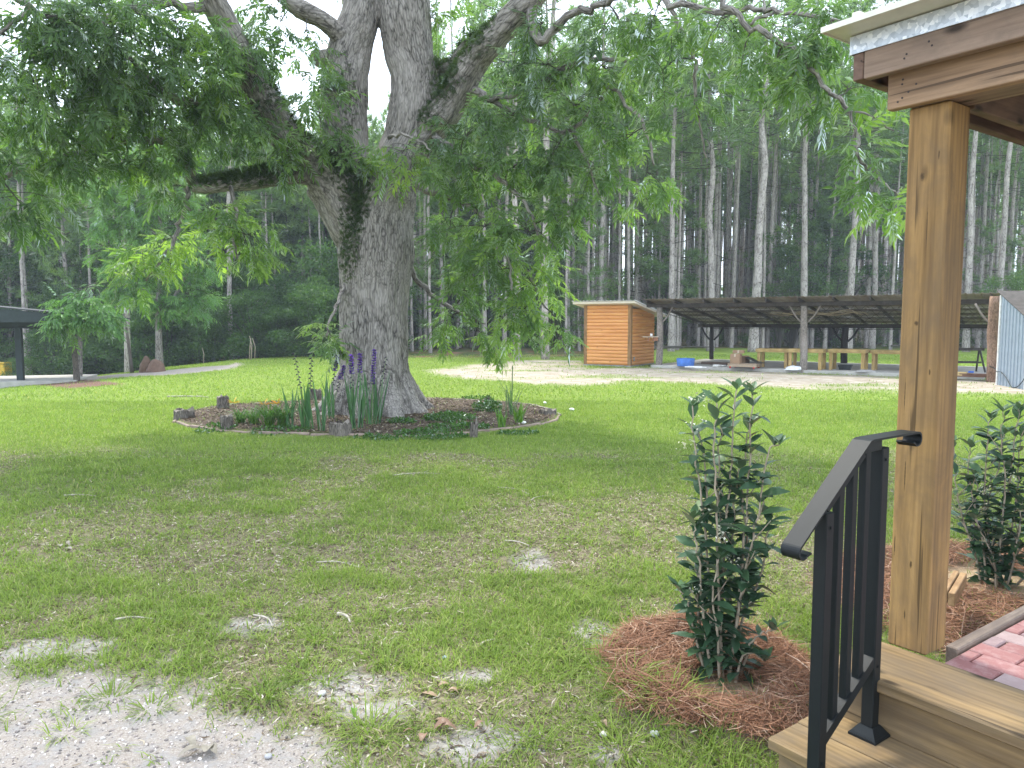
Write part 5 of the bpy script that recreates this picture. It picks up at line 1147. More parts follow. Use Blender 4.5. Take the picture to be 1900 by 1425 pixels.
# ------------------------------------------------------------------ undergrowth shrubs and broadleaf saplings
lfq = np.array([[0, 0, 0], [.5, .45, .06], [0, 1, -.05], [-.5, .45, .06]])
def shrub_proto(k, h, w, n, tone, mat, ls=.11, trunk=False, z0=.1):
    r_ = np.random.RandomState(200+k); t = thing('shrub' if not trunk else 'broadleaf_sapling', 's', 'shrub' if not trunk else 'tree'); b = MB(); st = MB()
    cl = [(r_.randn()*w*.32, r_.randn()*w*.32, h*(z0+(1-z0)*r_.rand()**.8), .35+.4*r_.rand()) for _ in range(34)]
    pos = []; 
    for (x, y, z, r0) in cl:
        s = 1-.5*abs(z/h-.45); x *= s; y *= s; m = n//34; e = r_.randn(m, 3); e /= np.linalg.norm(e, axis=1)[:, None]; e *= (r_.rand(m)**.4)[:, None]*r0*w*.34*[1, 1, .55]; pos.append(np.array([x, y, z])+e)
        st.tube(spline([[0, 0, 0], [x*.4, y*.4, z*.55], [x, y, z]], 3), np.linspace(.02*h/3, .006, 7), 4, False)
    pos = np.concatenate(pos); n = len(pos); D = r_.randn(n, 3)+[0, 0, -.1]; T_ = lfq*[.5, 1, 1]
    b.add(inst(T_, pos, frame(D, r_.rand(n)*6.3), ls*(.7+.6*r_.rand(n))), instf([[0, 1, 2, 3]], n, 4), rnd=np.repeat(np.clip(tone+.2*r_.randn(n)+.25*(fbm(pos*1.3, 2, k)-.5), 0, 1), 4))
    b.build('crown', mat, t); st.build('stems' if not trunk else 'trunk', M['twig'], t); return t
shr = [shrub_proto(0, 3.2, 3.4, 5200, .4, M['shrubleaf'], .13), shrub_proto(1, 2.2, 3.0, 4200, .55, M['shrubleaf'], .11), shrub_proto(2, 4.2, 3.4, 6000, .3, M['shrubleaf'], .14)]
sap = [shrub_proto(3, 7.5, 4.2, 7000, .45, M['shrubleaf'], .17, True, .22), shrub_proto(4, 10, 4.6, 8000, .35, M['shrubleaf'], .19, True, .2), shrub_proto(5, 6, 3.2, 5000, .75, M['shrubleaf'], .15, True, .3)]
for pxi in np.arange(-90, 640, 27):
    for row, (d0, gs) in enumerate(((0, shr[:2]), (2.6, shr))):
        px = pxi+rs.randn()*9+13*row; Y = (34.5 if px > 90 else 38)+d0+rs.rand()*1.2+(0 if px < 500 else -.6)
        if px < 200: Y += 2
        plant(gs, gx(px, Y), Y, (.75+.45*rs.rand())*(1 if row else .8), 'dark green undergrowth shrub along the edge of the wood left of the big trunk', 'undergrowth shrubs on the left')
for px in np.arange(-60, 640, 62): Y = 41+rs.rand()*5; plant(sap[:2], gx(px+rs.randn()*12, Y), Y, .9+.4*rs.rand(), 'dark leafy sapling in the wood left of the big trunk', 'leafy saplings on the left')
for (px, Y, s) in ((545, 37.5, .6), (520, 37, .45)): plant([shr[1]], gx(px, Y), Y, s, 'fresh green shrub at the wood edge near the big trunk', 'fresh green shrubs near the big trunk')
for px in np.arange(640, 1090, 50): Y = 43+rs.rand()*7; plant(shr, gx(px+rs.randn()*10, Y), Y, .6+.4*rs.rand(), 'dark shrub among the pine trunks between the big trunk and the cabin', 'shrubs behind the big tree')
for px in np.arange(640, 1090, 70): Y = 46+rs.rand()*7; plant(sap[:2], gx(px+rs.randn()*10, Y), Y, .8+.4*rs.rand(), 'dark leafy sapling among the trunks between the big trunk and the cabin', 'leafy saplings behind the big tree')
for px in np.arange(1200, 1960, 52): Y = 46+rs.rand()*9; plant(shr[:2], gx(px+rs.randn()*14, Y), Y, .55+.4*rs.rand(), 'low shrub between the pine trunks behind the open shed', 'low shrubs behind the open shed')
for (px, Y, s, i) in ((1470, 45, .95, 0), (1445, 44, .62, 2), (1540, 47, 1.0, 1), (1230, 47, .8, 0), (1865, 38, .62, 2), (1895, 39, .7, 2)):
    lab = {1470: 'leafy dark sapling above the roof of the open shed, left of the pale trunk', 1445: 'small bright green sapling just above the open shed roof', 1540: 'tall dark leafy sapling behind the open shed, left of the porch post', 1230: 'leafy sapling above the joint of cabin and open shed', 1865: 'pale green sapling seen over the reddish log post', 1895: 'pale green sapling at the right edge over the metal wall'}[px]
    plant([sap[i]], gx(px, Y), Y, s, lab, None)
c = gp(38, 708); plant([shr[1]], c[0], c[1], .48, 'small loose grey green shrub in front of the left pavilion', None)
c = gp(1897, 716); plant([shr[0]], c[0]+.1, c[1], .16, 'small green shrub at the foot of the pale metal wall', None)
for p in protos+low+shr+sap:
    if id(p) not in used:
        for ch in list(p.children): bpy.data.objects.remove(ch)
        bpy.data.objects.remove(p)
# fallen boughs and stakes at the edge of the lawn
def stick(px, py, L_, az, r0, label, z=.02, curve=.1, name='fallen_branch', mat=None, rise=0, cat='branch'):
    c = gp(px, py); d = np.array([cos(az), sin(az), 0]); n_ = np.array([-sin(az), cos(az), 0])
    P = [c+[0, 0, z]+d*L_*(s-.5)+n_*curve*L_*sin(s*4)*.5+[0, 0, rise*s] for s in (0, .3, .6, 1)]; b = MB(); b.tube(spline(P, 4), np.linspace(r0, r0*.4, 13), 6)
    if L_ > .3: q_ = np.array(P[2]); b.tube([q_, q_+d*L_*.15+n_*L_*.12+[0, 0, .01]], [r0*.5, r0*.2], 5)
    return tag(b.build(name, mat or M['stem'], None, True), label, cat)
for (px, h) in ((205, .8), (210, 1.1), (227, .9), (233, .4), (372, .7), (458, .9), (462, 1.0), (468, .9), (461, .6)):
    c = gp(px, 690-(px-205)*.085); b = MB(); b.tube([(0, 0, -.05), (.03, .02, h*.6), (rs.randn()*.06, 0, h)], [.022, .018, .012], 6)
    tag(b.build('stake', M['stem'], None, True, (c[0], c[1]+.3, c[2])), 'thin pale stake or sapling stem standing at the edge of the lawn on the left', 'stake', 'thin stakes at the edge of the lawn')
c = gp(280, 691)
lump('earth_mound', 290, 690, (.3, .25, .42), (.16, .10, .07), 'small reddish earth mound at the foot of the young pecan', 'mound', 8, 0, .95)
lump('stump_remains', 271, 691, (.22, .2, .5), (.14, .09, .06), 'dark broken stump left of the earth mound', 'stump', 12, 0, .95)
b = MB(); c = gp(245, 692); b.tube(spline([(0, 0, 0), (-.08, 0, 1.0), (-.2, 0, 2.1)], 3), np.linspace(.07, .03, 7), 8); tag(b.build('split_trunk', M['stump'], None, True, tuple(c)), 'pale split trunk piece leaning on the dark pine left of the young pecan', 'split trunk')
# fallen grey boughs in the grass behind the open shed
for k, (px, py, L_, az) in enumerate(((1262, 655, 3.2, .1), (1236, 658, 2.4, .9), (1700, 652, 3.0, .2))):
    stick(px, py, L_, az, .06, ('long', 'shorter', 'distant')[k]+' dark fallen bough in the grass '+('behind the blue tub', 'beside the pale log post', 'behind the porch post')[k], .3, .3, mat=M['twig'])

# ================================================================== FLOWER BED
def gz(x, y): return float(groundz(np.array([x]), np.array([y]))[0])
mgrey = m_wood('grey weathered edging board', (.25, .21, .18), (.5, .45, .4), 0, 1.2, knots=False); mpink = m_simple('faded pinkish edging', (.27, .2, .165), .9, var=.3, sc=6, bump=.5)
nseg = 26
for k in range(nseg):
    a0 = 2*pi*k/nseg; a1 = 2*pi*(k+1)/nseg; p = np.array([BX+BRX*cos(a0), BY+BRY*sin(a0)]); q = np.array([BX+BRX*cos(a1), BY+BRY*sin(a1)]); d = q-p; L_ = np.linalg.norm(d)
    back = sin((a0+a1)/2) > .12; m_ = (p+q)/2
    h = .035 if back else .040; w = .04 if back else .045
    t = bpy.data.objects
    b = MB(); b.box((-L_/2+.012, -w/2, -.08), (L_/2-.012, w/2, h*(.75+.4*rs.rand())), bev=.008)
    side = ('back left', 'back right') if back else ('front left', 'front right')
    s_ = side[0] if cos((a0+a1)/2) < 0 else side[1]
    tag(b.build('edging_board', mgrey if back else mpink, None, False, (m_[0], m_[1], float(terrain(m_[0], m_[1]))), math.atan2(d[1], d[0])+.05*rs.randn()),
        ('grey weathered edging board along the back ' if back else 'pinkish low edging piece along the front ')+('left' if cos((a0+a1)/2) < 0 else 'right')+' rim of the flower bed', 'edging', s_+' edging of the flower bed')
def stump(px, py, w, h, seed, label, cut=.02, lean=(0, 0)):
    c = gp(px, py); s = c[1]/F; r_ = w*s/2; hh = h*s; k = 20; V = []; r0 = np.random.RandomState(seed)
    an = np.arange(k)*2*pi/k; prof = r_*(1+.14*r0.randn(k)*.6); zs = [-.06, .0, hh*.5, hh*.97, hh]; t = thing('log_stump', label, 'stump', (c[0], c[1]+r_*.8, c[2]))
    for i, z in enumerate(zs):
        rr_ = prof*(1.06 if i < 2 else (.94 if i == 4 else 1.0)); top = cut*r0.randn(k) if i >= 3 else 0
        V += list(np.stack([rr_*np.cos(an)+lean[0]*z, rr_*np.sin(an)+lean[1]*z, np.full(k, z)+top], 1))
    q = [[j*k+i, j*k+(i+1) % k, (j+1)*k+(i+1) % k, (j+1)*k+i] for j in range(4) for i in range(k)]
    V = np.array(V); bc = np.stack([V[:, 0], V[:, 1], V[:, 2]*.2], 1); b = MB(); b.add(V, q, bc=bc); b.build('bark_side', M['stump'], t, True)
    b = MB(); rim = V[4*k:5*k]; b.add(np.vstack([rim+[0, 0, .001], [[lean[0]*hh, lean[1]*hh, hh-.01]]]), None, [[i, (i+1) % k, k] for i in range(k)]); b.build('cut_top', mtop, t)
g = G('cut end grain'); w_ = g.n('TexWave', Vector=g.co(), Scale=60.0, Distortion=3.0, wave_type='RINGS', rings_direction='Z'); mtop = g.pbr(g.ramp(w_.outputs['Fac'], [(0, (.13, .11, .09)), (1, (.3, .26, .22))]), .9)
for i, (px, py, w, h, lab) in enumerate(((337, 782, 34, 20, 'wide low dark stump at the far left of the flower bed'), (411, 763, 21, 26, 'upright grey stump at the back left rim of the flower bed'), (419, 801, 21, 28, 'upright weathered stump at the front left rim of the flower bed'), (584, 745, 20, 22, 'dark stump half hidden behind the gladiolus leaves'), (773, 743, 17, 14, 'low dark stump just behind the right foot of the big trunk'), (904, 762, 14, 24, 'dark stump wrapped in weeds at the back right rim'), (1018, 774, 30, 12, 'low flat dark stump at the far right of the flower bed'))):
    stump(px, py, w, h, i, lab)
stump(630, 812, 40, 24, 21, 'pale split stump piece lying in the front of the flower bed', .03); stump(878, 812, 15, 24, 22, 'jagged pale little stump at the front right rim', .06, (.1, 0))
def swords(mb, n, h, w, spread, rn=.4, arch=.25, cx=0, cy=0):
    T = []; k = 6; s = np.linspace(0, 1, k); wd = np.array([.5, .9, 1, .9, .6, .05])
    for i in range(n):
        a = rs.rand()*6.28; L_ = h*(.6+.5*rs.rand()); sp = spread*(.2+rs.rand()); ar = arch*(.3+rs.rand())
        P = np.stack([s*sp*L_+ar*s**2*L_*.6, 0*s, L_*s*(1-.12*sp)-ar*s**3*L_*.6], 1); W = w*wd[:, None]*np.array([[0, .5, 0]]); V = np.vstack([P-W, P+W]); c, s_ = cos(a), sin(a); V = V@np.array([[c, s_, 0], [-s_, c, 0], [0, 0, 1]])+[cx+.03*rs.randn(), cy+.03*rs.randn(), 0]
        mb.add(V, [[j, j+1, k+j+1, k+j] for j in range(k-1)], rnd=np.clip(rn+.25*rs.randn(), 0, 1))
mpur = m_leaf('purple petal', [(0, (.07, .02, .22)), (1, (.2, .06, .5))], trans=.3, tmul=.9); mdead = m_simple('dried dark blossom', (.045, .03, .05), .9); mstalk = m_simple('green stalk', (.14, .2, .08), .7)
def glad(px, py, h, nl, stalk, label):
    c = gp(px, py); t = thing('gladiolus', label, 'flower', (c[0], c[1], gz(c[0], c[1])))
    b = MB(); swords(b, nl, h, .034, .22, .4, .08); b.build('leaves', M['glad'], t)
    if stalk:
        tx, ty, kind = stalk; top = atY(tx, ty, c[1])-np.array([c[0], c[1], gz(c[0], c[1])]); P = spline([[0, 0, 0], [top[0]*.35, 0, top[2]*.5], top], 5); b = MB(); b.tube(P, np.linspace(.008, .004, len(P)), 6); b.build('stalk', mstalk, t)
        nf = 9; pb = MB(); db = MB()
        for j in range(14):
            u = .55+.45*j/13; p = np.array([np.interp(u, np.linspace(0, 1, len(P)), P[:, i]) for i in range(3)]); sd = (-1)**j
            if (kind == 'purple' and j >= 6) or kind == 'full':
                for m in range(7):
                    a = m*.9+j; d = np.array([cos(a)*.6+sd*.3, sin(a)*.6-.3, .3]); d /= np.linalg.norm(d); s_ = np.cross(d, [0, 0, 1]); s_ /= np.linalg.norm(s_); q = p+d*.058
                    pb.add([p, p+d*.03+s_*.026, q, p+d*.03-s_*.026], [[0, 1, 2, 3]], rnd=rs.rand())
            else:
                d = np.array([sd*.8, -.3, -.5]); V, q, tt, _ = tube([p, p+d*.018, p+d*.04], [.004, .011, .003], 5); db.add(V, q, tt)
        if pb.n: pb.build('blossom', mpur, t)
        if db.n: db.build('dried_blossom', mdead, t)
for (px, py, h, nl, st, lab) in (
 (540, 800, .62, 7, None, 'gladiolus without blossoms leftmost of the clump'), (566, 800, .72, 9, (546, 655, 'dark'), 'gladiolus with a tall dark purple spike leaning left'), (575, 803, .66, 8, (578, 664, 'dried'), 'gladiolus with a thin dried spike in the left clump'),
 (598, 806, .78, 9, None, 'gladiolus leaves in front of the half hidden stump'), (612, 780, .6, 5, (627, 662, 'purple'), 'gladiolus with a bright purple spike at the left edge of the big trunk'), (616, 782, .6, 4, (639, 682, 'purple'), 'shorter gladiolus spike with purple bells against the trunk'),
 (655, 803, .85, 11, (652, 662, 'purple'), 'gladiolus in front of the trunk with a small purple tip, fanned leaves'), (668, 800, .8, 9, (668, 660, 'purple'), 'gladiolus in front of the trunk with a leaning purple spike'), (690, 794, .9, 9, (695, 652, 'full'), 'gladiolus with the tallest full purple spike in front of the trunk'), (702, 792, .8, 7, (717, 662, 'dried'), 'gladiolus with a dried leaning spike rightmost in front of the trunk')):
    glad(px, py, h, nl, st, lab)
myel = m_leaf('orange yellow petal', [(0, (.75, .30, .02)), (1, (.85, .6, .05))], trans=.3, tmul=1.0)
def lily(px, py, n, h, fl, label, mat='lily', w=.018, arch=.75, spread=.55, rn=.45, name='daylily', cat='plant'):
    c = gp(px, py); t = thing(name, label, cat, (c[0], c[1], gz(c[0], c[1])))
    b = MB(); swords(b, n, h, w, spread, rn, arch); b.build('leaves', M[mat], t)
    for (fx, fy, s) in fl:
        top = atY(fx, fy, c[1])-np.array([c[0], c[1], gz(c[0], c[1])]); b = MB(); b.tube(spline([[0, 0, 0], [top[0]*.4, 0, top[2]*.6], top], 4), .004, 5); b.build('stalk', mstalk, t); b = MB()
        for j in range(7):
            a = j*.9; d = np.array([cos(a)*.7+.3*s, sin(a)*.6-.5, .35]); d /= np.linalg.norm(d); s_ = np.cross(d, [0, 0, 1]); s_ /= np.linalg.norm(s_); b.add([top, top+d*.07+s_*.035, top+d*.13-[0, 0, .02], top+d*.07-s_*.035], [[0, 1, 2, 3]], rnd=rs.rand())
        b.build('blossom', myel, t)
lily(447, 790, 60, .33, [(433, 748, 1)], 'small arching daylily clump with one yellow blossom, leftmost')
lily(470, 793, 50, .33, [(490, 751, 1)], 'arching daylily clump with a pale orange blossom')
lily(500, 797, 90, .44, [(515, 750, -1)], 'largest arching daylily clump with a bright yellow blossom')
lily(525, 798, 70, .5, [], 'arching daylily clump without blossoms beside the gladiolus')
lily(930, 798, 26, .30, [], 'small upright green clump at the right of the bed', w=.02, arch=.25, spread=.35, rn=.7)
lily(963, 791, 34, .36, [], 'larger upright green clump right of the tall dry stalk', w=.022, arch=.25, spread=.4, rn=.8)
# tall stalk plant on the right of the bed
c = gp(949, 776); t = thing('stalk_plant', 'tall thin stalk with narrow drooping leaves at the right of the flower bed', 'plant', (c[0], c[1], gz(c[0], c[1])))
b = MB(); top = atY(951, 688, c[1])-np.array([c[0], c[1], 0]); b.tube(spline([[0, 0, 0], top*.5, top], 4), np.linspace(.014, .008, 9), 7); b.tube([top, top+[0, 0, .06]], [.016, .006], 7); b.tube([[-.09, 0, 0], [-.08, 0, .42]], [.01, .008], 6); b.build('stalk', mstalk, t)
b = MB(); swords(b, 12, .75, .014, .35, .3, .3); swords(b, 8, .4, .012, .9, .2, .6, 0, 0); b.build('leaves', M['glad'], t)
# weeds and ground cover in the bed
b = MB(); 
lf = np.array([[0, 0, 0], [.4, .45, .12], [0, 1, 0], [-.4, .45, .12]])
def weeds(px, py, rx, ry, n, h, s=.04):
    c = gp(px, py); r_ = abs(gp(px+rx, py)[0]-c[0]); ryw = r_*ry; a = rs.rand(n)*6.28; q = np.sqrt(rs.rand(n)); x = c[0]+r_*q*np.cos(a); y = c[1]+ryw*q*np.sin(a); z = groundz(x, y)+h*rs.rand(n)*(1-q*.6)
    b.add(inst(lf, np.stack([x, y, z], 1), frame(rs.randn(n, 3)+[0, 0, .4], rs.rand(n)*6.3), s*(.6+.8*rs.rand(n))), instf([[0, 1, 2, 3]], n, 4), rnd=np.repeat(rs.rand(n), 4))
for w_ in ((835, 783, 50, .9, 900, .12), (800, 812, 70, .5, 900, .07), (745, 790, 26, .8, 260, .1), (905, 768, 28, 1, 700, .3), (700, 815, 50, .5, 300, .06), (880, 742, 30, .6, 200, .1), (960, 805, 40, .6, 250, .05), (400, 800, 40, .8, 250, .05), (520, 805, 60, .5, 300, .06), (850, 800, 60, .7, 500, .08)): weeds(*w_)
tag(b.build('weeds', M['weed']), 'low dark green weeds creeping over the soil of the flower bed', 'weeds', kind='stuff')

# ================================================================== OSMANTHUS SHRUBS
def osm_leaf():
    rows = 6; s = np.linspace(0, 1, rows); wd = np.array([.06, .62, 1, .92, .55, .02]); V = []
    for i in range(rows):
        z = -.22*s[i]**2; y = s[i]
        V += [[-wd[i]*.20, y, z+.055*wd[i]], [0, y, z], [wd[i]*.20, y, z+.055*wd[i]]]
    q = []
    for i in range(rows-1): a = i*3; q += [[a, a+1, a+4, a+3], [a+1, a+2, a+5, a+4]]
    return np.array(V), np.array(q)
oT, oQ = osm_leaf()
def osmanthus(c, stems, label, flowers=()):
    t = thing('osmanthus_shrub', label, 'shrub', tuple(c)); st = MB(); lv = MB(); LP, LD, LS, LR = [], [], [], []
    for S in stems:
        S = np.array(S, float); P = spline(S, 5); P = P+.006*rs.randn(*P.shape)*np.linspace(0, 1, len(P))[:, None]; L_ = np.concatenate([[0], np.cumsum(np.linalg.norm(np.diff(P, axis=0), axis=1))]); st.tube(P, np.interp(L_, [0, L_[-1]], [.0075, .0028]), 6)
        u = L_[-1]*.07; ph = rs.rand()*6
        while u < L_[-1]:
            p = np.array([np.interp(u, L_, P[:, i]) for i in range(3)]); fr = u/L_[-1]
            for sd in (0, pi):
                if rs.rand() < (.16 if fr > .25 else .25): continue
                a = ph+sd+rs.randn()*.25; up = .1+.45*fr+rs.randn()*.38+(.8 if fr > .93 else 0); LP.append(p); LD.append([cos(a), sin(a), up]); LS.append((.065+.065*rs.rand())*(1 if fr < .96 else .85)); LR.append(.42+.2*rs.randn()+(.15 if fr > .93 else 0))
            # side twig
            if rs.rand() < .16 and .15 < fr < .85:
                a = rs.rand()*6.28; e = p+np.array([cos(a)*.07, sin(a)*.07, .07+.04*rs.rand()]); st.tube([p, e], [.003, .002], 5)
                for m in range(5): aa = rs.rand()*6.28; LP.append(p+(e-p)*(.6+.1*m)); LD.append([cos(aa), sin(aa), .5]); LS.append(.08+.02*rs.rand()); LR.append(.5+.2*rs.randn())
            u += .034+.019*rs.rand(); ph += 1.57+rs.randn()*.2
        for m in range(4): aa = m*1.57+ph; LP.append(P[-1]); LD.append([cos(aa), sin(aa), 1.1]); LS.append(.06+.03*rs.rand()); LR.append(.75)
    LP = np.array(LP); LD = np.array(LD); n = len(LP)
    lv.add(inst(oT, LP, frame(LD, rs.randn(n)*.35), np.array(LS)), instf(oQ, n, len(oT)), rnd=np.repeat(np.clip(LR, 0, 1), len(oT)))
    st.build('stems', M['stem'], t, True); lv.build('leaves', M['osm'], t, True)
    b = MB()
    for (x, y, z) in flowers:
        m = 16; T_ = np.array([x, y, z])+rs.randn(m, 3)*[.018, .018, .014]; b.add(inst(lf, T_, frame(rs.randn(m, 3)), .012*(.7+.6*rs.rand(m))), instf([[0, 1, 2, 3]], m, 4), rnd=np.repeat(rs.rand(m), 4))
    if flowers: b.build('blossoms', m_leaf('cream petal', [(0, (.6, .58, .42)), (1, (.8, .79, .66))], trans=.2, tmul=.8), t)
c1 = gp(1338, 1258); Yc = c1[1]
def stem(base, tips, c, Y):
    out = []
    for i, (px, py) in enumerate(tips):
        p = atY(px, py, Y+ (0 if i == 0 else 0))-np.array([c[0], c[1], 0]); p[1] += base[1]*(1 if i < len(tips) else 1); out.append(p)
    return [[base[0], base[1], -.01]]+out
ST = []
for (bx, dy, pts) in ((-.03, .02, ((1318, 1090), (1308, 960), (1290, 840), (1287, 760))), (0, -.03, ((1330, 1100), (1328, 980), (1322, 850), (1326, 745))), (.0, .03, ((1345, 1080), (1352, 950), (1362, 840), (1366, 722))), (.03, 0, ((1372, 1100), (1385, 960), (1390, 850), (1400, 730))), (.02, -.04, ((1362, 1150), (1378, 1060), (1400, 950), (1420, 840), (1436, 822))),
    (-.04, -.02, ((1305, 1160), (1296, 1060), (1290, 1010), (1284, 955))), (.05, .02, ((1378, 1160), (1410, 1080), (1428, 990), (1422, 955))), (-.02, -.05, ((1326, 1180), (1318, 1090), (1330, 1030))), (-.06, 0, ((1290, 1180), (1275, 1120), (1262, 1095))), (-.05, .05, ((1300, 1120), (1312, 1010), (1318, 900), (1300, 800))),
    (.04, .04, ((1380, 1120), (1392, 1020), (1380, 900), (1398, 790))), (.07, -.03, ((1385, 1200), (1408, 1170), (1432, 1165))), (.04, -.06, ((1370, 1210), (1392, 1200), (1412, 1215))), (0, .06, ((1340, 1150), (1346, 1010), (1340, 900), (1346, 790))), (.02, .05, ((1360, 1180), (1362, 1080), (1368, 960), (1376, 870))), (-.03, .04, ((1325, 1200), (1332, 1140), (1318, 1100)))):
    ST.append(stem((bx, dy), pts, c1, Yc))
FL = [tuple(atY(px, py, Yc-.04)-np.array([c1[0], c1[1], 0])) for (px, py) in ((1297, 738), (1306, 742), (1278, 820), (1270, 824), (1338, 985), (1336, 995), (1358, 978), (1362, 1038), (1293, 1098), (1292, 780), (1404, 710))]
osmanthus(c1, ST, 'tall dark leaved shrub with cream blossoms in the pine straw ring', FL)
c2 = gp(1845, 1088); Y2 = c2[1]; ST = []
for (bx, dy, pts) in ((-.03, .02, ((1838, 1000), (1830, 900), (1838, 800), (1842, 770))), (0, -.03, ((1850, 1000), (1858, 900), (1850, 800), (1858, 765))), (.02, .03, ((1862, 1000), (1880, 900), (1890, 820), (1898, 760))), (-.05, 0, ((1825, 1020), (1806, 930), (1796, 860), (1802, 830))), (-.06, .03, ((1815, 1030), (1790, 960), (1778, 880), (1775, 820))), (.05, 0, ((1880, 1020), (1905, 920), (1915, 830), (1925, 760))),
    (.06, .03, ((1890, 1040), (1930, 960), (1950, 880), (1955, 800))), (-.02, -.05, ((1835, 1040), (1815, 990), (1800, 960))), (.03, -.05, ((1868, 1050), (1880, 980), (1885, 930))), (0, .06, ((1848, 1000), (1845, 940), (1868, 860), (1872, 810))), (.08, -.03, ((1900, 1060), (1920, 1000), (1930, 960))), (-.04, .05, ((1830, 1040), (1818, 980), (1822, 910), (1815, 880))), (.05, .05, ((1875, 1030), (1895, 950), (1900, 880), (1905, 800))), (0, 0, ((1850, 1050), (1840, 1010), (1850, 960)))):
    ST.append(stem((bx, dy), pts, c2, Y2))
osmanthus(c2, ST, 'broader dark leaved shrub right of the porch post beside the brick floor', [tuple(atY(px, py, Y2-.05)-np.array([c2[0], c2[1], 0])) for (px, py) in ((1824, 905), (1820, 912), (1878, 880), (1872, 884))])

# ================================================================== SMALL THINGS ON THE LAWN
SM = m_simple('pale dead twig', (.42, .37, .31), .9, var=.25, sc=20)
for (px, py, L_, az, r0, lab) in ((490, 1155, .22, -.7, .006, 'curved pale twig on bare soil in the near lawn'), (250, 1152, .2, .15, .007, 'pale stick lying in the grass at lower left'), (630, 1050, .32, -.25, .005, 'thin pale forked twig in the middle of the lawn'), (640, 1150, .14, -.8, .012, 'short stubby piece of dead wood in the near lawn'), (150, 922, .3, .05, .01, 'grey stick lying in the lawn at far left'), (775, 882, .5, .3, .009, 'thin twig on the lawn in front of the flower bed'), (955, 912, .4, -.7, .006, 'thin twig right of centre on the lawn'), (1005, 925, .3, .9, .005, 'small crossed twig right of centre on the lawn'), (350, 737, .9, -.03, .018, 'pale fallen branch on the grass behind the flower bed'), (960, 1010, .2, -.5, .006, 'twig beside the bare grey patch'), (750, 1135, .1, .9, .005, 'tiny grey twig in the grass near the centre'), (905, 1195, .1, .9, .006, 'small grey twig in the near grass')):
    stick(px, py, L_, az, r0, lab, .012, .25, 'twig', SM, 0, 'twig')
def dryleaf(b, p, az, L_, w, curl, tilt):
    k = 7; s = np.linspace(0, 1, k); wd = np.sin(pi*np.clip(s*.92+.04, 0, 1))**.7; V = []
    for i in range(k):
        y = s[i]*L_; z = curl*sin(s[i]*pi)*L_*.5+tilt*y; V += [[-w/2*wd[i], y, z+abs(curl)*w*.6*wd[i]], [0, y, z], [w/2*wd[i], y, z+abs(curl)*w*.3*wd[i]]]
    c, s_ = cos(az), sin(az); V = np.array(V)@np.array([[c, s_, 0], [-s_, c, 0], [0, 0, 1]])+p; q = []
    for i in range(k-1): a = i*3; q += [[a, a+1, a+4, a+3], [a+1, a+2, a+5, a+4]]
    b.add(V, q, rnd=rs.rand())
mtan = m_leaf('dry tan leaf', [(0, (.26, .17, .11)), (1, (.42, .3, .2))], trans=.15, tmul=.8); mgl = m_leaf('dry grey leaf', [(0, (.22, .19, .15)), (1, (.32, .28, .22))], trans=.1, tmul=.8); mred = m_leaf('dry reddish leaf', [(0, (.19, .11, .075)), (1, (.29, .18, .12))], trans=.15, tmul=.8)
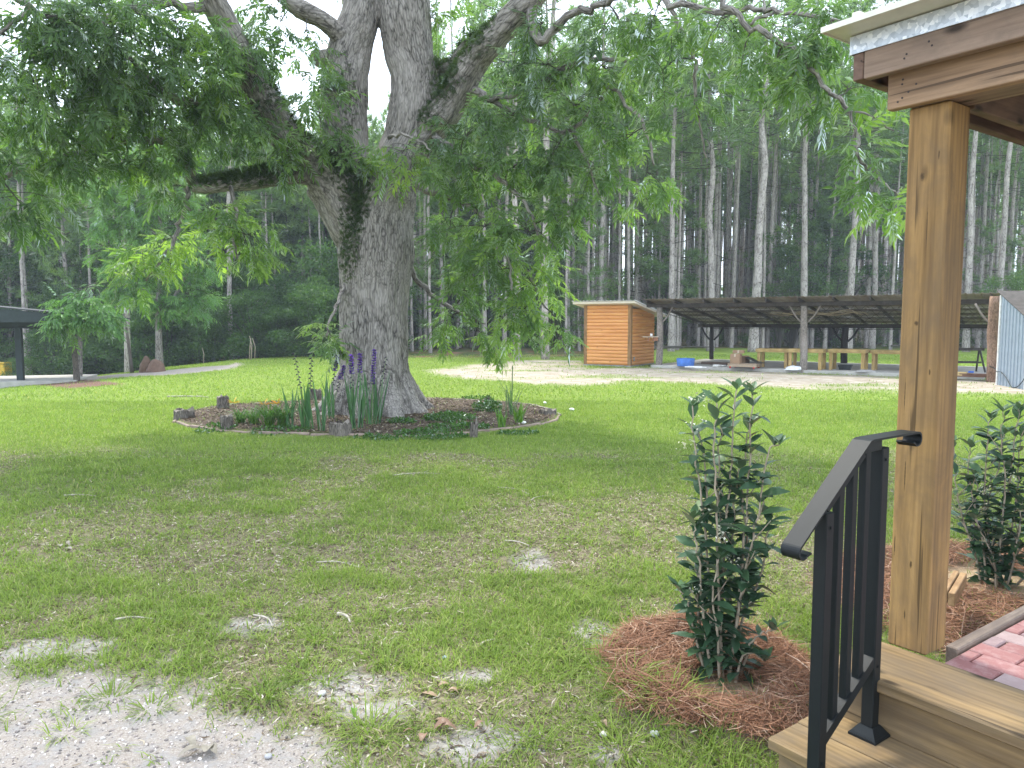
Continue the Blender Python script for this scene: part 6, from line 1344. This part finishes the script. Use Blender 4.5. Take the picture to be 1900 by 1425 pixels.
for (px, py, n, L_, mat, lab) in ((840, 1285, 4, .07, mtan, 'cluster of dry tan leaves in the grass at lower centre'), (820, 1352, 4, .075, mred, 'curled dry reddish tan leaves on sand at lower centre'), (372, 1385, 4, .10, mgl, 'curled grey dry leaf on the gravel at lower left'), (745, 1352, 1, .05, mred, 'small red brown dry leaf left of the curled leaves'), (905, 1350, 1, .05, mred, 'small red brown dry leaf right of the curled leaves'), (1150, 1345, 1, .05, mtan, 'small tan leaf by the pine straw edge'), (628, 1345, 1, .06, M['lily'], 'single flat pale green leaf at lower centre'), (118, 1018, 3, .08, mgl, 'dark dry leaf lump in the lawn at left')):
    c = gp(px, py); b = MB()
    for j in range(n): a = rs.rand()*6.28; dryleaf(b, [c[0]+.03*rs.randn(), c[1]+.03*rs.randn(), gz(c[0], c[1])+.008], a, L_*(.55+.6*rs.rand()), L_*(.25+.2*rs.rand()), .15+.5*rs.rand(), .3*rs.randn()*.5+.1)
    tag(b.build('dry_leaf', mat, None, True), lab, 'dry leaf')
for (px, py, s, col, lab) in ((598, 1290, .018, (.5, .48, .44), 'white pebble in the grass at lower centre'), (1325, 1328, .015, (.5, .48, .44), 'crumpled pale scrap on the pine straw in front of the shrub'), (1215, 1370, .018, (.42, .43, .42), 'pale grey stone in the grass below the pine straw'), (825, 1222, .012, (.35, .42, .42), 'small bluish stone in the near grass'), (1011, 749, .035, (.8, .8, .76), 'white mushroom on the lawn right of the flower bed, far one'), (1061, 762, .045, (.8, .8, .76), 'white mushroom on the lawn right of the flower bed, near one'), (972, 792, .035, (.8, .79, .74), 'white pebble in front of the larger green clump'), (1120, 1366, .016, (.6, .57, .52), 'small pale pebble left of the grey stone'), (498, 1400, .014, (.34, .34, .35), 'small dark grey stone on the gravel'), (408, 676, .0, 0, '')):
    if not s: continue
    c = gp(px, py); k = 14; u, v = np.meshgrid(np.arange(k)*2*pi/k, np.linspace(.02, pi-.02, 8)); V = np.stack([(np.sin(v)*np.cos(u)).ravel(), (np.sin(v)*np.sin(u)).ravel(), np.cos(v).ravel()*.6], 1); V *= (.75+.5*fbm(V*2+px, 3, int(px)))[:, None]*s
    i = np.arange(7)[:, None]*k; j = np.arange(k)[None]; q = np.stack([i+j, i+k+j, i+k+(j+1) % k, i+(j+1) % k], -1).reshape(-1, 4); b = MB(); b.add(V, q)
    nm = 'mushroom' if 'mushroom' in lab else ('paper_scrap' if 'scrap' in lab else 'pebble')
    tag(b.build(nm, m_simple(nm+' surface', col, .7, var=.15, sc=60), None, True, (c[0], c[1], gz(c[0], c[1])+s*.5)), lab, nm.replace('_', ' '))

# ================================================================== HAZE
b = MB(); b.box((-120, -25, -6), (120, 140, 45)); me_h = G('haze air'); pv = me_h.n('VolumePrincipled'); pv.inputs['Color'].default_value = (.82, .9, 1, 1); pv.inputs['Density'].default_value = .0012
me_h.l(pv.outputs[0], me_h.out.inputs['Volume']); tag(b.build('haze', me_h.m), 'thin pale haze in the air between the trees', 'haze', kind='stuff')
